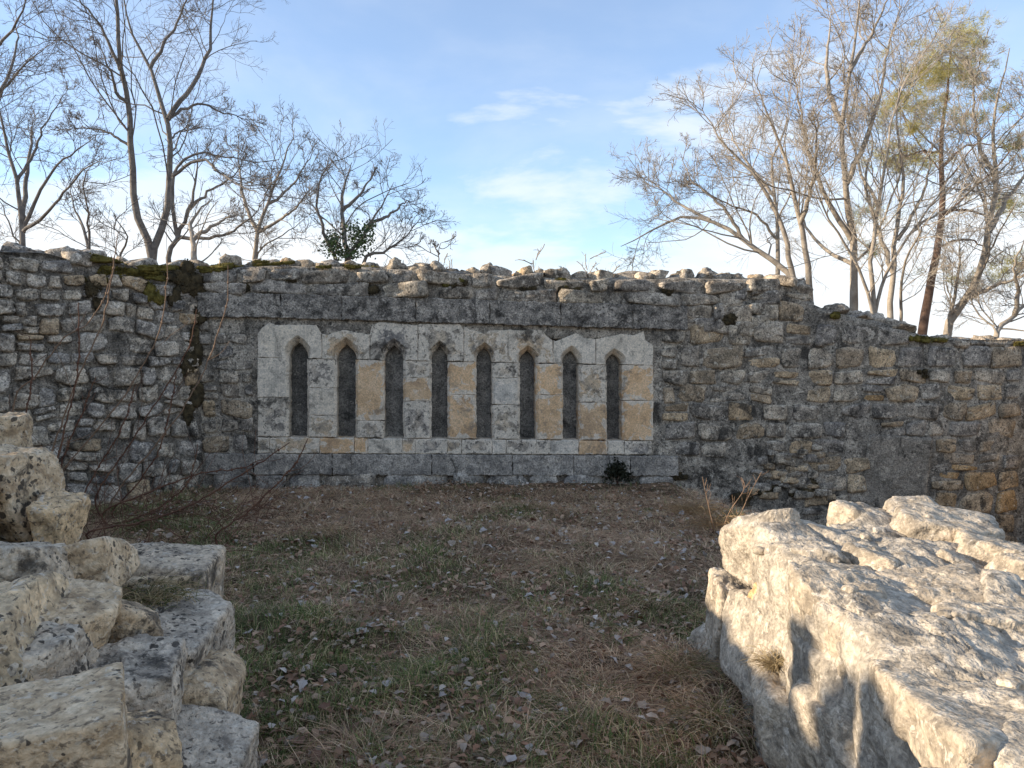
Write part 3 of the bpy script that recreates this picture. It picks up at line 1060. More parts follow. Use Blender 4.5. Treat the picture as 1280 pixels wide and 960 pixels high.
# the same ruin carried on beside the viewer, outside the picture: its bend and ragged top are shaped to shade the yard
topO = lambda u: np.interp(u, [0, 1.5, 2.6, 4.4, 4.8, 5.3, 9.5], [2.58, 2.54, 2.50, 2.50, 2.56, 2.68, 2.75])
wallO = thing('ruined_wall', OW.W(4.5, -0.4, -0.4), 'tall ragged rubble wall out of view, with upright stones set on its top to cast shadows', 'wall')
wall_core(OW, -0.2, 9.6, topO, botL, 0.8, M_mortarL, wallO, rough=0.035, seed=17, du=0.09, nv=30)
k = 0
for (uc, vc, w, h) in courses(0.05, 9.4, 0.0, 2.5, 0.22, 0.34, 0.32, 0.6, rL, 0.05):
    k += 1
    if k > 250:
        break
    wall_stone(OW, uc, vc, w - 0.04, h - 0.04, M_rubL, wallO, 7000 + k, rL.uniform(0.02, 0.06), n=4)
for k in range(40):
    u = rL.uniform(0.1, 9.4)
    w, h = rL.uniform(0.2, 0.45), rL.uniform(0.05, 0.10)
    V, q = rock((w / 2, 0.16, h / 2 + 0.03), 6, 9, 7600 + k, chips=8, rough=0.16, tilt=0.2)
    mk('coping_stone', V @ rotm(0, 0, rL.uniform(0, 6)).T + OW.W(u, topO(u) + 0.04, -rL.uniform(0.1, 0.7)), q, M_rubL, wallO)
for k, (y, w, h) in enumerate([(1.86, 0.17, 0.36), (1.58, 0.16, 0.36), (1.24, 0.36, 0.26)]):  # unseen upright stones, sized and spaced to throw finger shadows on the stub
    u = OW.P[1] - y + 0.0
    V, q = rock((0.12, w / 2, h / 2 + 0.1), 9, 9, 7700 + k, chips=5, rough=0.10, tilt=0.1)
    mk('shadow_stone', V + OW.W(u, topO(u) + h / 2 - 0.05, -0.3), q, M_rubL, wallO)

# the return at the far end
wallR = thing('ruined_wall', RW.W(0.6, -1.2, -0.3), 'smooth grey wall end standing beyond the ochre stones', 'wall')
wall_core(RW, 0.0, 1.2, lambda u: 1.02 - 0.1 * np.asarray(u), lambda u: np.full(np.shape(u), -1.4), 0.5, M_mortarL, wallR, rough=0.012, seed=19)
for k, (uc, vc, w, h) in enumerate(courses(0.05, 1.15, -1.2, 0.95, 0.2, 0.3, 0.3, 0.5, rL, 0.0)):
    wall_stone(RW, uc, vc, w - 0.03, h - 0.03, M_lintel, wallR, 7800 + k, 0.02, n=5)

# ================================================================== the low stubs beside the viewer


def put_rock(name, px, py, Y, size, mat, parent, seed, rot=(0, 0, 0), n=18, p=12, rough=0.10, chips=7, ridge=0.0, dz=0.0, freq=2.2, tilt=0.12, crack=0.06):
    V, q = rock((size[0] / 2, size[1] / 2, size[2] / 2), n, p, seed, chips, rough, freq, tilt, 6, ridge, crack)
    V = V @ rotm(*rot).T
    c = at_y(px, py, Y)
    return mk(name, V + c + np.array([0, 0, dz]), q, mat, parent)


stubR = thing('wall_stub', (1.5, 2.2, -0.1), 'low sunlit pale limestone wall stub with a craggy top', 'wall')
# mortared core with vertical fissures
V, q = cubesphere(118)
half = np.array([0.56, 1.95, 0.62])
Dn = V * half
Dn /= np.linalg.norm(Dn, axis=1)[:, None]
pls = [((-1, 0.0, 0.10), .55), ((1, 0, .2), .55), ((0, 1, .15), 1.95), ((0, -1, 0), 1.95), ((0.06, -0.02, 1), .62), ((0, 0, -1), .62), ((-.3, .9, .1), 1.72), ((.75, .6, .25), 1.35), ((-.45, 0, 1), .80)]
acc = 0
for v, d in pls:
    v = np.array(v, float)
    v /= np.linalg.norm(v)
    acc = acc + np.maximum(Dn @ v, 0) ** 26 / d ** 26
R0 = Dn * (acc ** (-1 / 26))[:, None]
nd = R0 / half ** 1.6
nd /= np.linalg.norm(nd, axis=1)[:, None]
St = R0 * np.array([1.0, 1.0, 0.45])
cr = fbm(R0, 1.9, 4, 43)
disp = (fbm(R0, 2.0, 7, 41) * 0.10 + fbm(St, 3.4, 4, 47, ridged=True) * 0.022 + fbm(R0, 14, 4, 51) * 0.034
        - np.exp(-(cr / 0.03) ** 2) * 0.035 + np.floor(fbm(St, 2.4, 2, 45) * 8) / 8 * 0.12)

def rubble_relief(P, pts, sc):
    D2 = ((P[:, None, :] - pts[None]) * sc)
    D2 = np.sqrt((D2 ** 2).sum(2))
    o_ = np.argpartition(D2, 1, axis=1)[:, :2]
    d_ = np.take_along_axis(D2, o_, 1)
    a_ = np.argmin(d_, 1)
    ar = np.arange(len(P))
    f1, f2 = d_[ar, a_], d_[ar, 1 - a_]
    return f2 - f1, o_[ar, a_]


def rubble_disp(P, count, seed, sc, step, joint, edge=0.05):
    r = np.random.default_rng(seed)
    pts = P[r.integers(0, len(P), count)]
    Q = P + np.stack([fbm(P, 5, 3, seed + i) for i in range(3)], 1) * 0.10
    e, c = np.concatenate([np.zeros(0)]), None
    es, cs_ = [], []
    for k in range(0, len(P), 20000):
        a_, b_ = rubble_relief(Q[k:k + 20000], pts, np.array(sc))
        es.append(a_)
        cs_.append(b_)
    e, c = np.concatenate(es), np.concatenate(cs_)
    hgt_ = r.uniform(-1, 1, count)[c]
    tl_ = (r.normal(size=(count, 3))[c] * (P - pts[c])).sum(1)
    return sstep(0.0, edge, e) * (step * hgt_ + 0.07 * tl_ + joint) - joint


disp = disp * 0.55 + rubble_disp(R0, 120, 5, (1, 1, 1), 0.018, 0.014)
R1 = R0 + nd * disp[:, None] + np.array([1.58, 1.96, 0.12])
R1[:, 0] -= 0.075 * (3.5 - R1[:, 1])          # the stub runs slightly askew
mk('rubble_core', R1, q, M_fgRc, stubR)
RR = [  # px, py, Y, size, rot, mat, seed
    (955, 672, 3.55, (0.20, 0.34, 0.34), (0.05, 0.05, 0.3), M_fgR, 1),
    (1086, 648, 3.75, (0.32, 0.42, 0.22), (0.05, 0.1, 0.2), M_fgR, 2),
    (1146, 631, 3.78, (0.30, 0.26, 0.16), (0.1, 0.05, -0.2), M_fgR, 3),
    (1178, 655, 3.45, (0.44, 0.40, 0.20), (0.0, 0.15, -0.3), M_fgR, 4),
    (1099, 702, 2.95, (0.24, 0.26, 0.22), (0.1, 0.1, 0.5), M_fgR, 5),
    (1166, 727, 2.62, (0.36, 0.34, 0.20), (0.08, -0.06, -0.15), M_fgR, 6),
    (1240, 768, 2.30, (0.34, 0.22, 0.17), (0.05, 0.05, 0.1), M_fgR, 7),
    (1284, 708, 2.72, (0.22, 0.24, 0.22), (0.0, 0.1, 0.4), M_fgR, 8),
    (1205, 872, 1.80, (0.34, 0.56, 0.15), (0.02, 0.06, 0.06), M_fgR, 9),
    (1252, 690, 3.05, (0.34, 0.34, 0.22), (0.1, 0.3, -0.5), M_fgR, 10),
    (1010, 700, 3.10, (0.22, 0.46, 0.30), (0.0, -0.06, 0.1), M_fgR, 11),
    (1045, 770, 2.50, (0.20, 0.44, 0.36), (0.0, -0.05, 0.08), M_fgR, 12),
    (915, 745, 3.72, (0.20, 0.30, 0.34), (0.0, 0.0, 0.2), M_fgR, 13),
    (950, 790, 3.25, (0.16, 0.52, 0.40), (0.0, 0.04, 0.0), M_fgR, 14),
    (960, 745, 3.28, (0.14, 0.20, 0.20), (0.2, 0.1, 0.0), M_fgRo, 15),
    (975, 880, 2.85, (0.16, 0.50, 0.34), (0.0, 0.0, 0.05), M_fgR, 16),
    (1050, 900, 2.35, (0.18, 0.46, 0.36), (0.0, 0.0, 0.05), M_fgR, 17),
    (1215, 965, 1.50, (0.20, 0.20, 0.10), (0.1, 0.0, 0.3), M_fgR, 18),
    (1240, 850, 1.95, (0.24, 0.26, 0.11), (0.0, 0.1, 0.6), M_fgR, 19),
    (900, 810, 3.80, (0.18, 0.34, 0.36), (0.0, 0.0, 0.2), M_fgR, 20),
    (1040, 665, 3.40, (0.30, 0.30, 0.14), (0.0, 0.05, 0.9), M_fgR, 22),
    (1210, 700, 2.95, (0.22, 0.24, 0.14), (0.1, 0.1, 0.2), M_fgR, 23),
]
for px, py, Y, sz, rt, m, sd in RR:
    put_rock('stone', px, py, Y, sz, m, stubR, 8000 + sd, rt, n=25, p=30, rough=0.13, chips=10, ridge=0.03, tilt=0.16, dz=-0.065)
# small chips lying on top
for k in range(16):
    x, y = rng.uniform(1.05, 2.0), rng.uniform(1.1, 3.7)
    s = rng.uniform(0.015, 0.035)
    V, q = rock((s, s * .8, s * .6), 5, 9, 8200 + k, 8, 0.2)
    top = R1[np.argmin((R1[:, 0] - x) ** 2 + (R1[:, 1] - y) ** 2 - (R1[:, 2] > 0.5) * 5)]
    mk('stone_chip', V @ rotm(0, 0, k).T + top, q, M_fgR, stubR)
tl = put_rock('tile_fragment', 1268, 954, 1.58, (0.09, 0.07, 0.03), M_tile, None, 8300, (0.1, 0.2, 0.4), n=8, p=16, rough=0.05)
tag(tl, 'small red tile fragment lying on the sunlit wall stub', 'tile')

stubL = thing('wall_stub', (-1.5, 2.2, 0), 'low shaded wall stub of lichen-spotted boulders and slabs heaped in steps', 'wall')
V, q = cubesphere(80)
half = np.array([0.95, 1.2, 0.50])
Dn = V * half
Dn /= np.linalg.norm(Dn, axis=1)[:, None]
acc = 0
for v, d in [((1, 0.0, .25), .78), ((-1, 0, 0), .95), ((0, 1, .3), 1.12), ((0, -1, 0), 1.2), ((.36, 0.02, 1), .34), ((0, 0, -1), .5), ((.5, .7, .2), 1.0)]:
    v = np.array(v, float)
    v /= np.linalg.norm(v)
    acc = acc + np.maximum(Dn @ v, 0) ** 22 / d ** 22
R0 = Dn * (acc ** (-1 / 22))[:, None]
nd = R0 / np.linalg.norm(R0, axis=1)[:, None]
disp = fbm(R0, 2.6, 6, 61) * 0.10 + fbm(R0, 6, 4, 67, ridged=True) * 0.015 + fbm(R0, 14, 3, 71) * 0.02 + np.floor(fbm(R0, 2.4, 2, 45) * 8) / 8 * 0.10
disp = disp * 0.7 + rubble_disp(R0, 110, 8, (1, 1, 1), 0.03, 0.025)
R2 = R0 + nd * disp[:, None] + np.array([-1.77, 1.98, 0.43])
mk('rubble_core', R2, q, M_fgLc, stubL)
LL = [
    (2, 545, 3.35, (0.22, 0.24, 0.20), (0, 0, 0.3), M_fgLw, 1, 22),
    (4, 612, 2.95, (0.32, 0.34, 0.34), (0.1, 0.1, -0.3), M_fgLw, 2, 28),
    (72, 655, 2.85, (0.12, 0.18, 0.18), (0, 0.1, 0.2), M_fgL, 3, 18),
    (106, 712, 2.45, (0.25, 0.26, 0.15), (0.0, -0.16, 0.15), M_fgLw, 4, 24),
    (206, 735, 2.95, (0.40, 0.34, 0.30), (0.0, 0.02, 0.02), M_fgL, 5, 24),
    (205, 815, 2.38, (0.34, 0.44, 0.24), (0.02, 0.06, 0.10), M_fgL, 6, 26),
    (238, 880, 2.20, (0.24, 0.26, 0.24), (0.05, 0.05, 0.1), M_fgLw, 7, 22),
    (70, 790, 2.02, (0.27, 0.30, 0.24), (0.1, 0.2, 0.4), M_fgLw, 8, 30),
    (24, 840, 1.82, (0.27, 0.28, 0.20), (0.1, 0.15, -0.2), M_fgL, 9, 28),
    (52, 925, 1.52, (0.32, 0.26, 0.16), (0.10, -0.05, 0.45), M_fgLw, 10, 30),
    (165, 870, 1.95, (0.22, 0.26, 0.20), (0.1, 0.1, 0.3), M_fgL, 11, 26),
    (240, 975, 1.95, (0.28, 0.34, 0.24), (0.1, 0.15, 0.1), M_fgL, 12, 28),
    (20, 722, 2.30, (0.34, 0.36, 0.20), (0.0, 0.2, 0.3), M_fgL, 13, 26),
    (150, 790, 2.20, (0.18, 0.20, 0.16), (0.2, 0.1, 0.8), M_fgL, 14, 20),
    (145, 950, 1.66, (0.22, 0.22, 0.16), (0.0, 0.2, 0.8), M_fgL, 15, 24),
    (232, 860, 2.45, (0.20, 0.50, 0.34), (0, 0, 0.12), M_fgLw, 16, 24),
    (225, 780, 2.9, (0.24, 0.36, 0.40), (0, 0, 0.05), M_fgLw, 17, 24),
    (-110, 680, 2.6, (0.5, 0.5, 0.4), (0, 0, 0.4), M_fgL, 18, 20),
    (-40, 880, 1.8, (0.4, 0.4, 0.5), (0, 0, 0.4), M_fgL, 19, 20),
]
SLAB = {4, 5, 6, 7, 10, 12, 16, 17}
for px, py, Y, sz, rt, m, sd, n in LL:
    put_rock('stone', px, py, Y, sz, m, stubL, 8500 + sd, rt, n=n + 3, p=30, rough=0.05 if sd in SLAB else 0.12, chips=4 if sd in SLAB else 9, ridge=0.012 if sd in SLAB else 0.03, tilt=0.08 if sd in SLAB else 0.15)
for k in range(40):
    x, y = rng.uniform(-1.7, -0.9), rng.uniform(1.0, 2.9)
    s = rng.uniform(0.012, 0.04)
    V, q = rock((s, s * .8, s * .6), 5, 9, 8600 + k, 8, 0.2)
    top = R2[np.argmin((R2[:, 0] - x) ** 2 + (R2[:, 1] - y) ** 2 - (R2[:, 2] > 0.35) * 5)]
    mk('stone_chip', V @ rotm(0, 0, k).T + top, q, M_fgL, stubL)


# ------------------------------------------------------------------ tubes: vectorised
def tubes(P, R, sides):
    """P (M,K,3) polylines, R (M,K) radii"""
    M, K, _ = P.shape
    T = np.gradient(P, axis=1)
    T /= np.linalg.norm(T, axis=2)[..., None] + 1e-9
    ref = np.array([0.31, 0.95, 0.05])
    A = np.cross(T, ref)
    A /= np.linalg.norm(A, axis=2)[..., None] + 1e-9
    B = np.cross(T, A)
    th = np.arange(sides) * 2 * math.pi / sides
    V = P[:, :, None, :] + R[:, :, None, None] * (np.cos(th)[:, None] * A[:, :, None, :] + np.sin(th)[:, None] * B[:, :, None, :])
    idx = np.arange(M * K * sides).reshape(M, K, sides)
    a = idx[:, :-1, :]
    b = np.roll(a, -1, 2)
    c = np.roll(idx[:, 1:, :], -1, 2)
    d = idx[:, 1:, :]
    return V.reshape(-1, 3), np.stack([a, b, c, d], -1).reshape(-1, 4)


def resample(pts, K):
    pts = np.array(pts, float)
    # smooth with Catmull-Rom
    out = []
    n = len(pts)
    for i in range(n - 1):
        p0, p1, p2, p3 = pts[max(i - 1, 0)], pts[i], pts[i + 1], pts[min(i + 2, n - 1)]
        for t in np.linspace(0, 1, 8, endpoint=False):
            out.append(0.5 * ((2 * p1) + (p2 - p0) * t + (2 * p0 - 5 * p1 + 4 * p2 - p3) * t * t + (3 * p1 - p0 - 3 * p2 + p3) * t ** 3))
    out.append(pts[-1])
    out = np.array(out)
    s = np.concatenate([[0], np.cumsum(np.linalg.norm(np.diff(out, axis=0), axis=1))])
    q = np.linspace(0, s[-1], K)
    return np.stack([np.interp(q, s, out[:, j]) for j in range(3)], 1), s[-1]


def sprout(P, L, R, nper, tmin, ang, lf, K, r, up=0.05, wig=0.16, rf=0.55, rmin=0.003, flat=None):
    """children of polylines P (M,K0,3) with lengths L and radii R (M,K0)"""
    M, K0, _ = P.shape
    cnt = np.maximum(0, np.round(nper * (0.6 + 0.8 * r.random(M)))).astype(int)
    pi = np.repeat(np.arange(M), cnt)
    if len(pi) == 0:
        return None
    t = tmin + (1 - tmin) * r.random(len(pi)) ** 0.85
    f = t * (K0 - 1)
    i0 = np.minimum(f.astype(int), K0 - 2)
    w = (f - i0)[:, None]
    base = P[pi, i0] * (1 - w) + P[pi, i0 + 1] * w
    rad = R[pi, i0] * (1 - w[:, 0]) + R[pi, i0 + 1] * w[:, 0]
    tg = P[pi, i0 + 1] - P[pi, i0]
    tg /= np.linalg.norm(tg, axis=1)[:, None] + 1e-9
    rv = r.normal(size=(len(pi), 3))
    perp = rv - tg * (rv * tg).sum(1)[:, None]
    perp /= np.linalg.norm(perp, axis=1)[:, None] + 1e-9
    a = np.radians(r.normal(ang, 11, len(pi)))[:, None]
    d = tg * np.cos(a) + perp * np.sin(a)
    ln = L[pi] * r.uniform(lf[0], lf[1], len(pi)) * (1.12 - 0.6 * t)
    out = np.zeros((len(pi), K, 3))
    out[:, 0] = base
    for k in range(1, K):
        d = d + r.normal(0, wig, d.shape)
        d[:, 2] += up
        d /= np.linalg.norm(d, axis=1)[:, None]
        out[:, k] = out[:, k - 1] + d * (ln / (K - 1))[:, None]
    r0 = np.maximum(rad * rf, rmin)
    Rr = r0[:, None] * np.linspace(1, 0.4, K)[None]
    return out, ln, np.maximum(Rr, rmin * 0.8)


def bare_tree(label, stems, Y, r0, seed, bark, twig, dens=(9, 7, 6, 3), group='bare trees beyond the ruined walls', depth=0.8, name='bare_tree',
              lf=((0.25, 0.5), (0.4, 0.7), (0.4, 0.75), (0.4, 0.8)), ivy=None, ang=46, up=0.06, tmin=0.28):
    """stems: list of (pixel polyline, radius factor); every polyline starts at the trunk foot or on another stem"""
    r = np.random.default_rng(seed)
    K = 18
    Ps, Ls, Rs = [], [], []
    foot = at_y(*stems[0][0][0], Y)
    gz = float(ground_z(foot[0], foot[1]))
    known = []                                   # (px, py, depth) along the limbs built so far
    fx, fy = stems[0][0][0]
    for pl, rf in stems:
        dy = r.normal(0, depth)
        n = len(pl)
        rooted = abs(pl[0][1] - fy) < 12
        y0 = Y
        if known and not rooted:
            kk = np.array(known)
            y0 = kk[np.argmin((kk[:, 0] - pl[0][0]) ** 2 + (kk[:, 1] - pl[0][1]) ** 2), 2]
        yy = [y0 + dy * (i_ / max(1, n - 1)) ** 1.2 for i_ in range(n)]
        pts = [at_y(x, y, q_) for (x, y), q_ in zip(pl, yy)]
        for i_ in range(n - 1):
            for t_ in np.linspace(0, 1, 8):
                known.append((pl[i_][0] * (1 - t_) + pl[i_ + 1][0] * t_, pl[i_][1] * (1 - t_) + pl[i_ + 1][1] * t_, yy[i_] * (1 - t_) + yy[i_ + 1] * t_))
        if rooted:
            pts.insert(0, np.array([pts[0][0], pts[0][1], gz - 0.15]))
        P, L = resample(pts, K)
        P[1:-1] += r.normal(0, 0.012, (K - 2, 3))
        Ps.append(P)
        Ls.append(L)
        Rs.append(r0 * rf * np.linspace(1, 0.06, K) ** 0.9)
    P, L, R = np.array(Ps), np.array(Ls), np.array(Rs)
    th = thing(name, (foot[0], foot[1], gz), label, 'tree', group)
    mk('trunk', *tubes(P, R, 9), bark, th)
    lv = []
    cur = (P, L, R)
    Ks = (8, 6, 4, 3)
    for i, dn in enumerate(dens):
        nx = sprout(cur[0], cur[1], cur[2], dn, tmin if i == 0 else 0.2, ang, lf[i], Ks[i], r, up=up, wig=(0.17, 0.17, 0.15, 0.13)[i], rf=(0.36, 0.48, 0.55, 0.6)[i], rmin=(0.0075, 0.0045, 0.003, 0.0022)[i])
        if nx is None:
            break
        if i >= 1:                                # no fine twigs far above or beside anything in view
            b0 = nx[0][:, 0]
            ppx, ppy = 640 + FPX * b0[:, 0] / b0[:, 1], 440 - FPX * (b0[:, 2] - EYE) / b0[:, 1]
            kp = (ppy > -70) & (ppx > -110) & (ppx < 1390)
            nx = tuple(a_[kp] for a_ in nx)
            if not kp.any():
                break
        lv.append(nx)
        cur = nx
    br = [tubes(a, c, 4) for a, b, c in lv[:1]] + [tubes(a, c, 3) for a, b, c in lv[1:2]]
    if br:
        mk('branches', *join(br), bark, th)
    tw = [tubes(a, c, 3) for a, b, c in lv[2:]]
    if tw:
        mk('twigs', *join(tw), twig, th, kind='stuff')
    return th, P, lv, r


# ---- trees to the left
bare_tree('tall twin-stemmed bare tree rising behind the mossy wall corner',
          [([(190, 322), (170, 262), (165, 198), (161, 131), (150, 88), (149, 35), (140, -60), (150, -150)], 1.0),
           ([(190, 322), (201, 295), (212, 230), (210, 149), (198, 120), (188, 85), (163, 35), (150, -30)], 1.0),
           ([(210, 149), (225, 128), (241, 106), (262, 64), (265, 18), (275, -50)], 0.62),
           ([(210, 149), (248, 129), (283, 142), (320, 150)], 0.40),
           ([(161, 131), (145, 115), (140, 92), (120, 50)], 0.45),
           ([(165, 185), (140, 168), (110, 160), (85, 162)], 0.36),
           ([(188, 85), (205, 55), (225, 20), (245, -40)], 0.45),
           ([(150, 88), (130, 40), (100, 0), (70, -40)], 0.4),
           ([(212, 175), (230, 160), (236, 155)], 0.25)],
          14.5, 0.082, 101, M_barkG, M_twigG, dens=(9, 7, 5, 2))
bare_tree('bare tree with arching low limbs beside the twin-stemmed one',
          [([(211, 324), (222, 296), (236, 262), (245, 218), (247, 180)], 1.0),
           ([(222, 296), (216, 220), (245, 192), (283, 196), (320, 203), (345, 200)], 0.62),
           ([(216, 220), (250, 200), (275, 215), (300, 232), (345, 250)], 0.5),
           ([(222, 296), (255, 297), (290, 290), (318, 268), (335, 240)], 0.6),
           ([(236, 262), (262, 240), (290, 222), (310, 190)], 0.5)],
          13.2, 0.06, 102, M_barkG, M_twigG, dens=(8, 6, 4, 2))
bare_tree('short crooked bare tree with a broken stem among the arching limbs',
          [([(243, 326), (241, 300), (238, 280), (250, 262), (262, 250)], 1.0), ([(241, 300), (262, 285), (285, 272), (310, 270)], 0.55)], 12.6, 0.075, 103, M_barkT, M_twigT, dens=(7, 5, 4, 2))
bare_tree('spreading bare tree with many leaning limbs behind the high end of the mossy wall',
          [([(28, 314), (25, 270), (21, 227), (8, 180), (0, 140), (-10, 90)], 1.0),
           ([(28, 290), (32, 225), (40, 170), (38, 158)], 0.85),
           ([(28, 290), (50, 240), (72, 205), (95, 188), (125, 165)], 0.62),
           ([(28, 290), (52, 272), (85, 235), (110, 208), (140, 200)], 0.55),
           ([(28, 314), (14, 290), (4, 260), (-15, 235)], 0.5),
           ([(21, 227), (40, 195), (60, 150), (85, 110)], 0.5)],
          15.5, 0.07, 104, M_barkG, M_twigG, dens=(8, 7, 5, 2))
bare_tree('bare tree with one long limb reaching over the high end of the wall',
          [([(-70, 330), (-60, 220), (-35, 150), (5, 110), (30, 80), (55, 62)], 1.0), ([(-60, 220), (-40, 120), (-10, 70), (10, 42), (30, 15), (35, -20)], 0.8),
           ([(-35, 150), (0, 120), (20, 60), (20, 10)], 0.5)], 13.0, 0.075, 105, M_barkG, M_twigG, dens=(8, 6, 5, 2))
bare_tree('slim bare sapling with thin forking stems behind the mossy wall',
          [([(112, 318), (102, 280), (92, 256), (88, 225)], 1.0), ([(112, 318), (108, 260), (104, 225), (120, 200)], 0.8), ([(150, 322), (160, 300), (150, 280), (138, 260)], 0.8)], 12.5, 0.04, 106, M_barkG, M_twigG, dens=(7, 6, 4, 2))
bare_tree('fan-shaped bare tree in front of the arching-limbed one',
          [([(320, 320), (322, 290), (335, 255), (350, 215), (362, 180), (368, 160)], 1.0), ([(322, 290), (305, 250), (300, 215), (296, 180)], 0.7),
           ([(322, 290), (350, 275), (375, 255), (395, 225)], 0.6), ([(320, 320), (345, 300), (372, 282), (392, 262)], 0.5), ([(335, 255), (362, 235), (385, 200), (398, 180)], 0.5)],
          14.0, 0.058, 107, M_barkT, M_twigG, dens=(8, 7, 4, 2))
ti, Pi, lvi, ri = bare_tree('broad bare tree with dark ivy wrapped round its foot',
          [([(434, 326), (432, 300), (427, 265), (430, 235), (437, 215), (440, 203)], 1.0), ([(420, 326), (408, 300), (397, 255), (398, 232), (408, 212), (420, 200)], 0.8),
           ([(434, 326), (450, 300), (462, 280), (475, 262), (486, 240), (492, 228)], 0.8), ([(455, 326), (478, 315), (500, 302), (516, 285), (527, 270)], 0.75),
           ([(462, 280), (485, 270), (503, 255), (513, 250)], 0.5), ([(427, 265), (447, 245), (462, 225), (470, 210)], 0.6)],
          14.0, 0.068, 108, M_barkG, M_twigG, dens=(8, 6, 5, 2))
C = []
for (x, y, sx_, sy_, n) in [(416, 305, 10, 16, 900), (450, 300, 12, 20, 1100), (434, 318, 14, 8, 500), (462, 284, 6, 10, 250), (440, 285, 9, 8, 200)]:
    g = ri.normal(size=(int(n * .5), 3)) * np.array([sx_ * .66, 0.3, sy_ * .5])
    for a_, b_, c_ in g:
        C.append(at_y(x + a_, y + c_, 14.0 + b_))
mk('ivy', *leaf_cloud(np.array(C), ri, 0.026, 0.8), M_ivy, ti)
bare_tree('small gnarled bare bush behind the coping stones, right of the ivy', [([(547, 334), (548, 318), (552, 304), (564, 302)], 1.0), ([(548, 318), (545, 308), (538, 300)], 0.6)], 11.5, 0.025, 109, M_barkG, M_twigG, dens=(6, 5, 3), depth=0.15)
for i, (x, y) in enumerate([(562, 318), (668, 318), (705, 327), (735, 322), (762, 330)]):
    bare_tree('thin bare seedling poking up behind the coping of the arcade wall',
              [([(x, y + 22), (x + 1, y + 8), (x + 4, y)], 1.0), ([(x, y + 22), (x - 5, y + 10), (x - 9, y + 5)], 0.7)], 10.6, 0.008, 120 + i, M_barkT, M_twigT,
              dens=(4, 2), depth=0.1, group='seedlings behind the arcade wall', name='seedling')

# ---- trees to the right
bare_tree('wide sunlit bare tree with a long limb sweeping out over the wall',
          [([(1013, 382), (992, 350), (966, 325), (930, 300), (888, 275), (850, 272), (800, 296), (776, 308)], 1.0),
           ([(1013, 382), (1008, 330), (1000, 280), (990, 230), (975, 180), (955, 130), (940, 95)], 1.0),
           ([(992, 350), (985, 310), (968, 260), (940, 215), (905, 180), (875, 130)], 0.7),
           ([(930, 300), (900, 255), (865, 225), (850, 190)], 0.5),
           ([(888, 275), (850, 255), (825, 235), (800, 215)], 0.42),
           ([(1000, 280), (1015, 230), (1020, 180), (1015, 130)], 0.6)],
          13.5, 0.075, 201, M_barkT, M_twigT, dens=(12, 8, 5, 2))
bare_tree('sunlit bare tree with one upright stem at the broken end of the wall',
          [([(973, 345), (972, 300), (968, 245), (966, 200), (985, 150), (980, 110)], 1.0), ([(968, 245), (940, 210), (915, 170), (905, 140)], 0.6), ([(972, 300), (945, 270), (900, 250), (860, 225)], 0.5)],
          14.6, 0.06, 202, M_barkT, M_twigT, dens=(11, 8, 4, 2))
bare_tree('tall straight sunlit bare tree with a fan-shaped crown',
          [([(1068, 392), (1065, 300), (1058, 230), (1053, 157), (1062, 90), (1070, 40), (1078, -30)], 1.0),
           ([(1065, 300), (1035, 250), (1010, 190), (1000, 130), (985, 70)], 0.6),
           ([(1053, 157), (1035, 110), (1035, 60), (1040, 10)], 0.6),
           ([(1058, 230), (1080, 180), (1100, 120), (1110, 60), (1125, 10)], 0.62),
           ([(1062, 90), (1085, 50), (1105, 10), (1120, -30)], 0.45),
           ([(1065, 330), (1030, 310), (1000, 270), (985, 220)], 0.45)],
          13.6, 0.085, 203, M_barkT, M_twigT, dens=(11, 7, 5, 2))
bare_tree('sunlit bare tree with crooked stems between the straight one and the pine',
          [([(1112, 400), (1116, 340), (1122, 270), (1130, 215), (1120, 150), (1130, 90)], 1.0), ([(1116, 340), (1095, 280), (1080, 230), (1090, 180), (1075, 130)], 0.7),
           ([(1122, 300), (1145, 260), (1160, 220), (1165, 160)], 0.6), ([(1125, 404), (1128, 340), (1150, 290), (1160, 280)], 0.6)],
          13.0, 0.06, 204, M_barkT, M_twigT, dens=(9, 6, 5, 2))
bare_tree('leaning sunlit bare tree curving away from the pine trunk',
          [([(1184, 410), (1205, 375), (1228, 335), (1236, 290), (1246, 225), (1240, 160), (1255, 90), (1262, 60)], 1.0), ([(1236, 290), (1258, 250), (1280, 220), (1300, 180)], 0.6),
           ([(1184, 410), (1195, 360), (1200, 330), (1195, 280)], 0.6), ([(1205, 375), (1240, 360), (1280, 345), (1310, 335)], 0.5), ([(1246, 225), (1225, 180), (1215, 130), (1225, 80)], 0.55)],
          13.2, 0.08, 205, M_barkT, M_twigT, dens=(11, 7, 5, 2))
bare_tree('low bare tree with limbs bent almost flat over the wall end',
          [([(1246, 418), (1268, 395), (1285, 378), (1320, 350)], 1.0), ([(1268, 395), (1272, 365), (1268, 330), (1285, 290)], 0.7), ([(1285, 378), (1300, 300), (1290, 200), (1300, 120)], 0.8),
           ([(1246, 418), (1225, 395), (1215, 370), (1240, 350)], 0.5)], 12.4, 0.06, 206, M_barkT, M_twigT, dens=(9, 7, 5, 2))
bare_tree('slender many-stemmed bare tree fanning out in front of the pine',
          [([(1092, 398), (1088, 330), (1098, 260), (1108, 190), (1125, 120), (1150, 60)], 1.0), ([(1092, 398), (1070, 330), (1040, 280), (1020, 240), (1010, 190)], 0.8),
           ([(1092, 398), (1108, 340), (1140, 290), (1175, 240), (1205, 180)], 0.8), ([(1098, 260), (1075, 210), (1060, 150), (1062, 90)], 0.6), ([(1140, 290), (1165, 270), (1215, 250), (1250, 215)], 0.5)],
          12.8, 0.05, 208, M_barkT, M_twigT, dens=(11, 8, 5, 2))
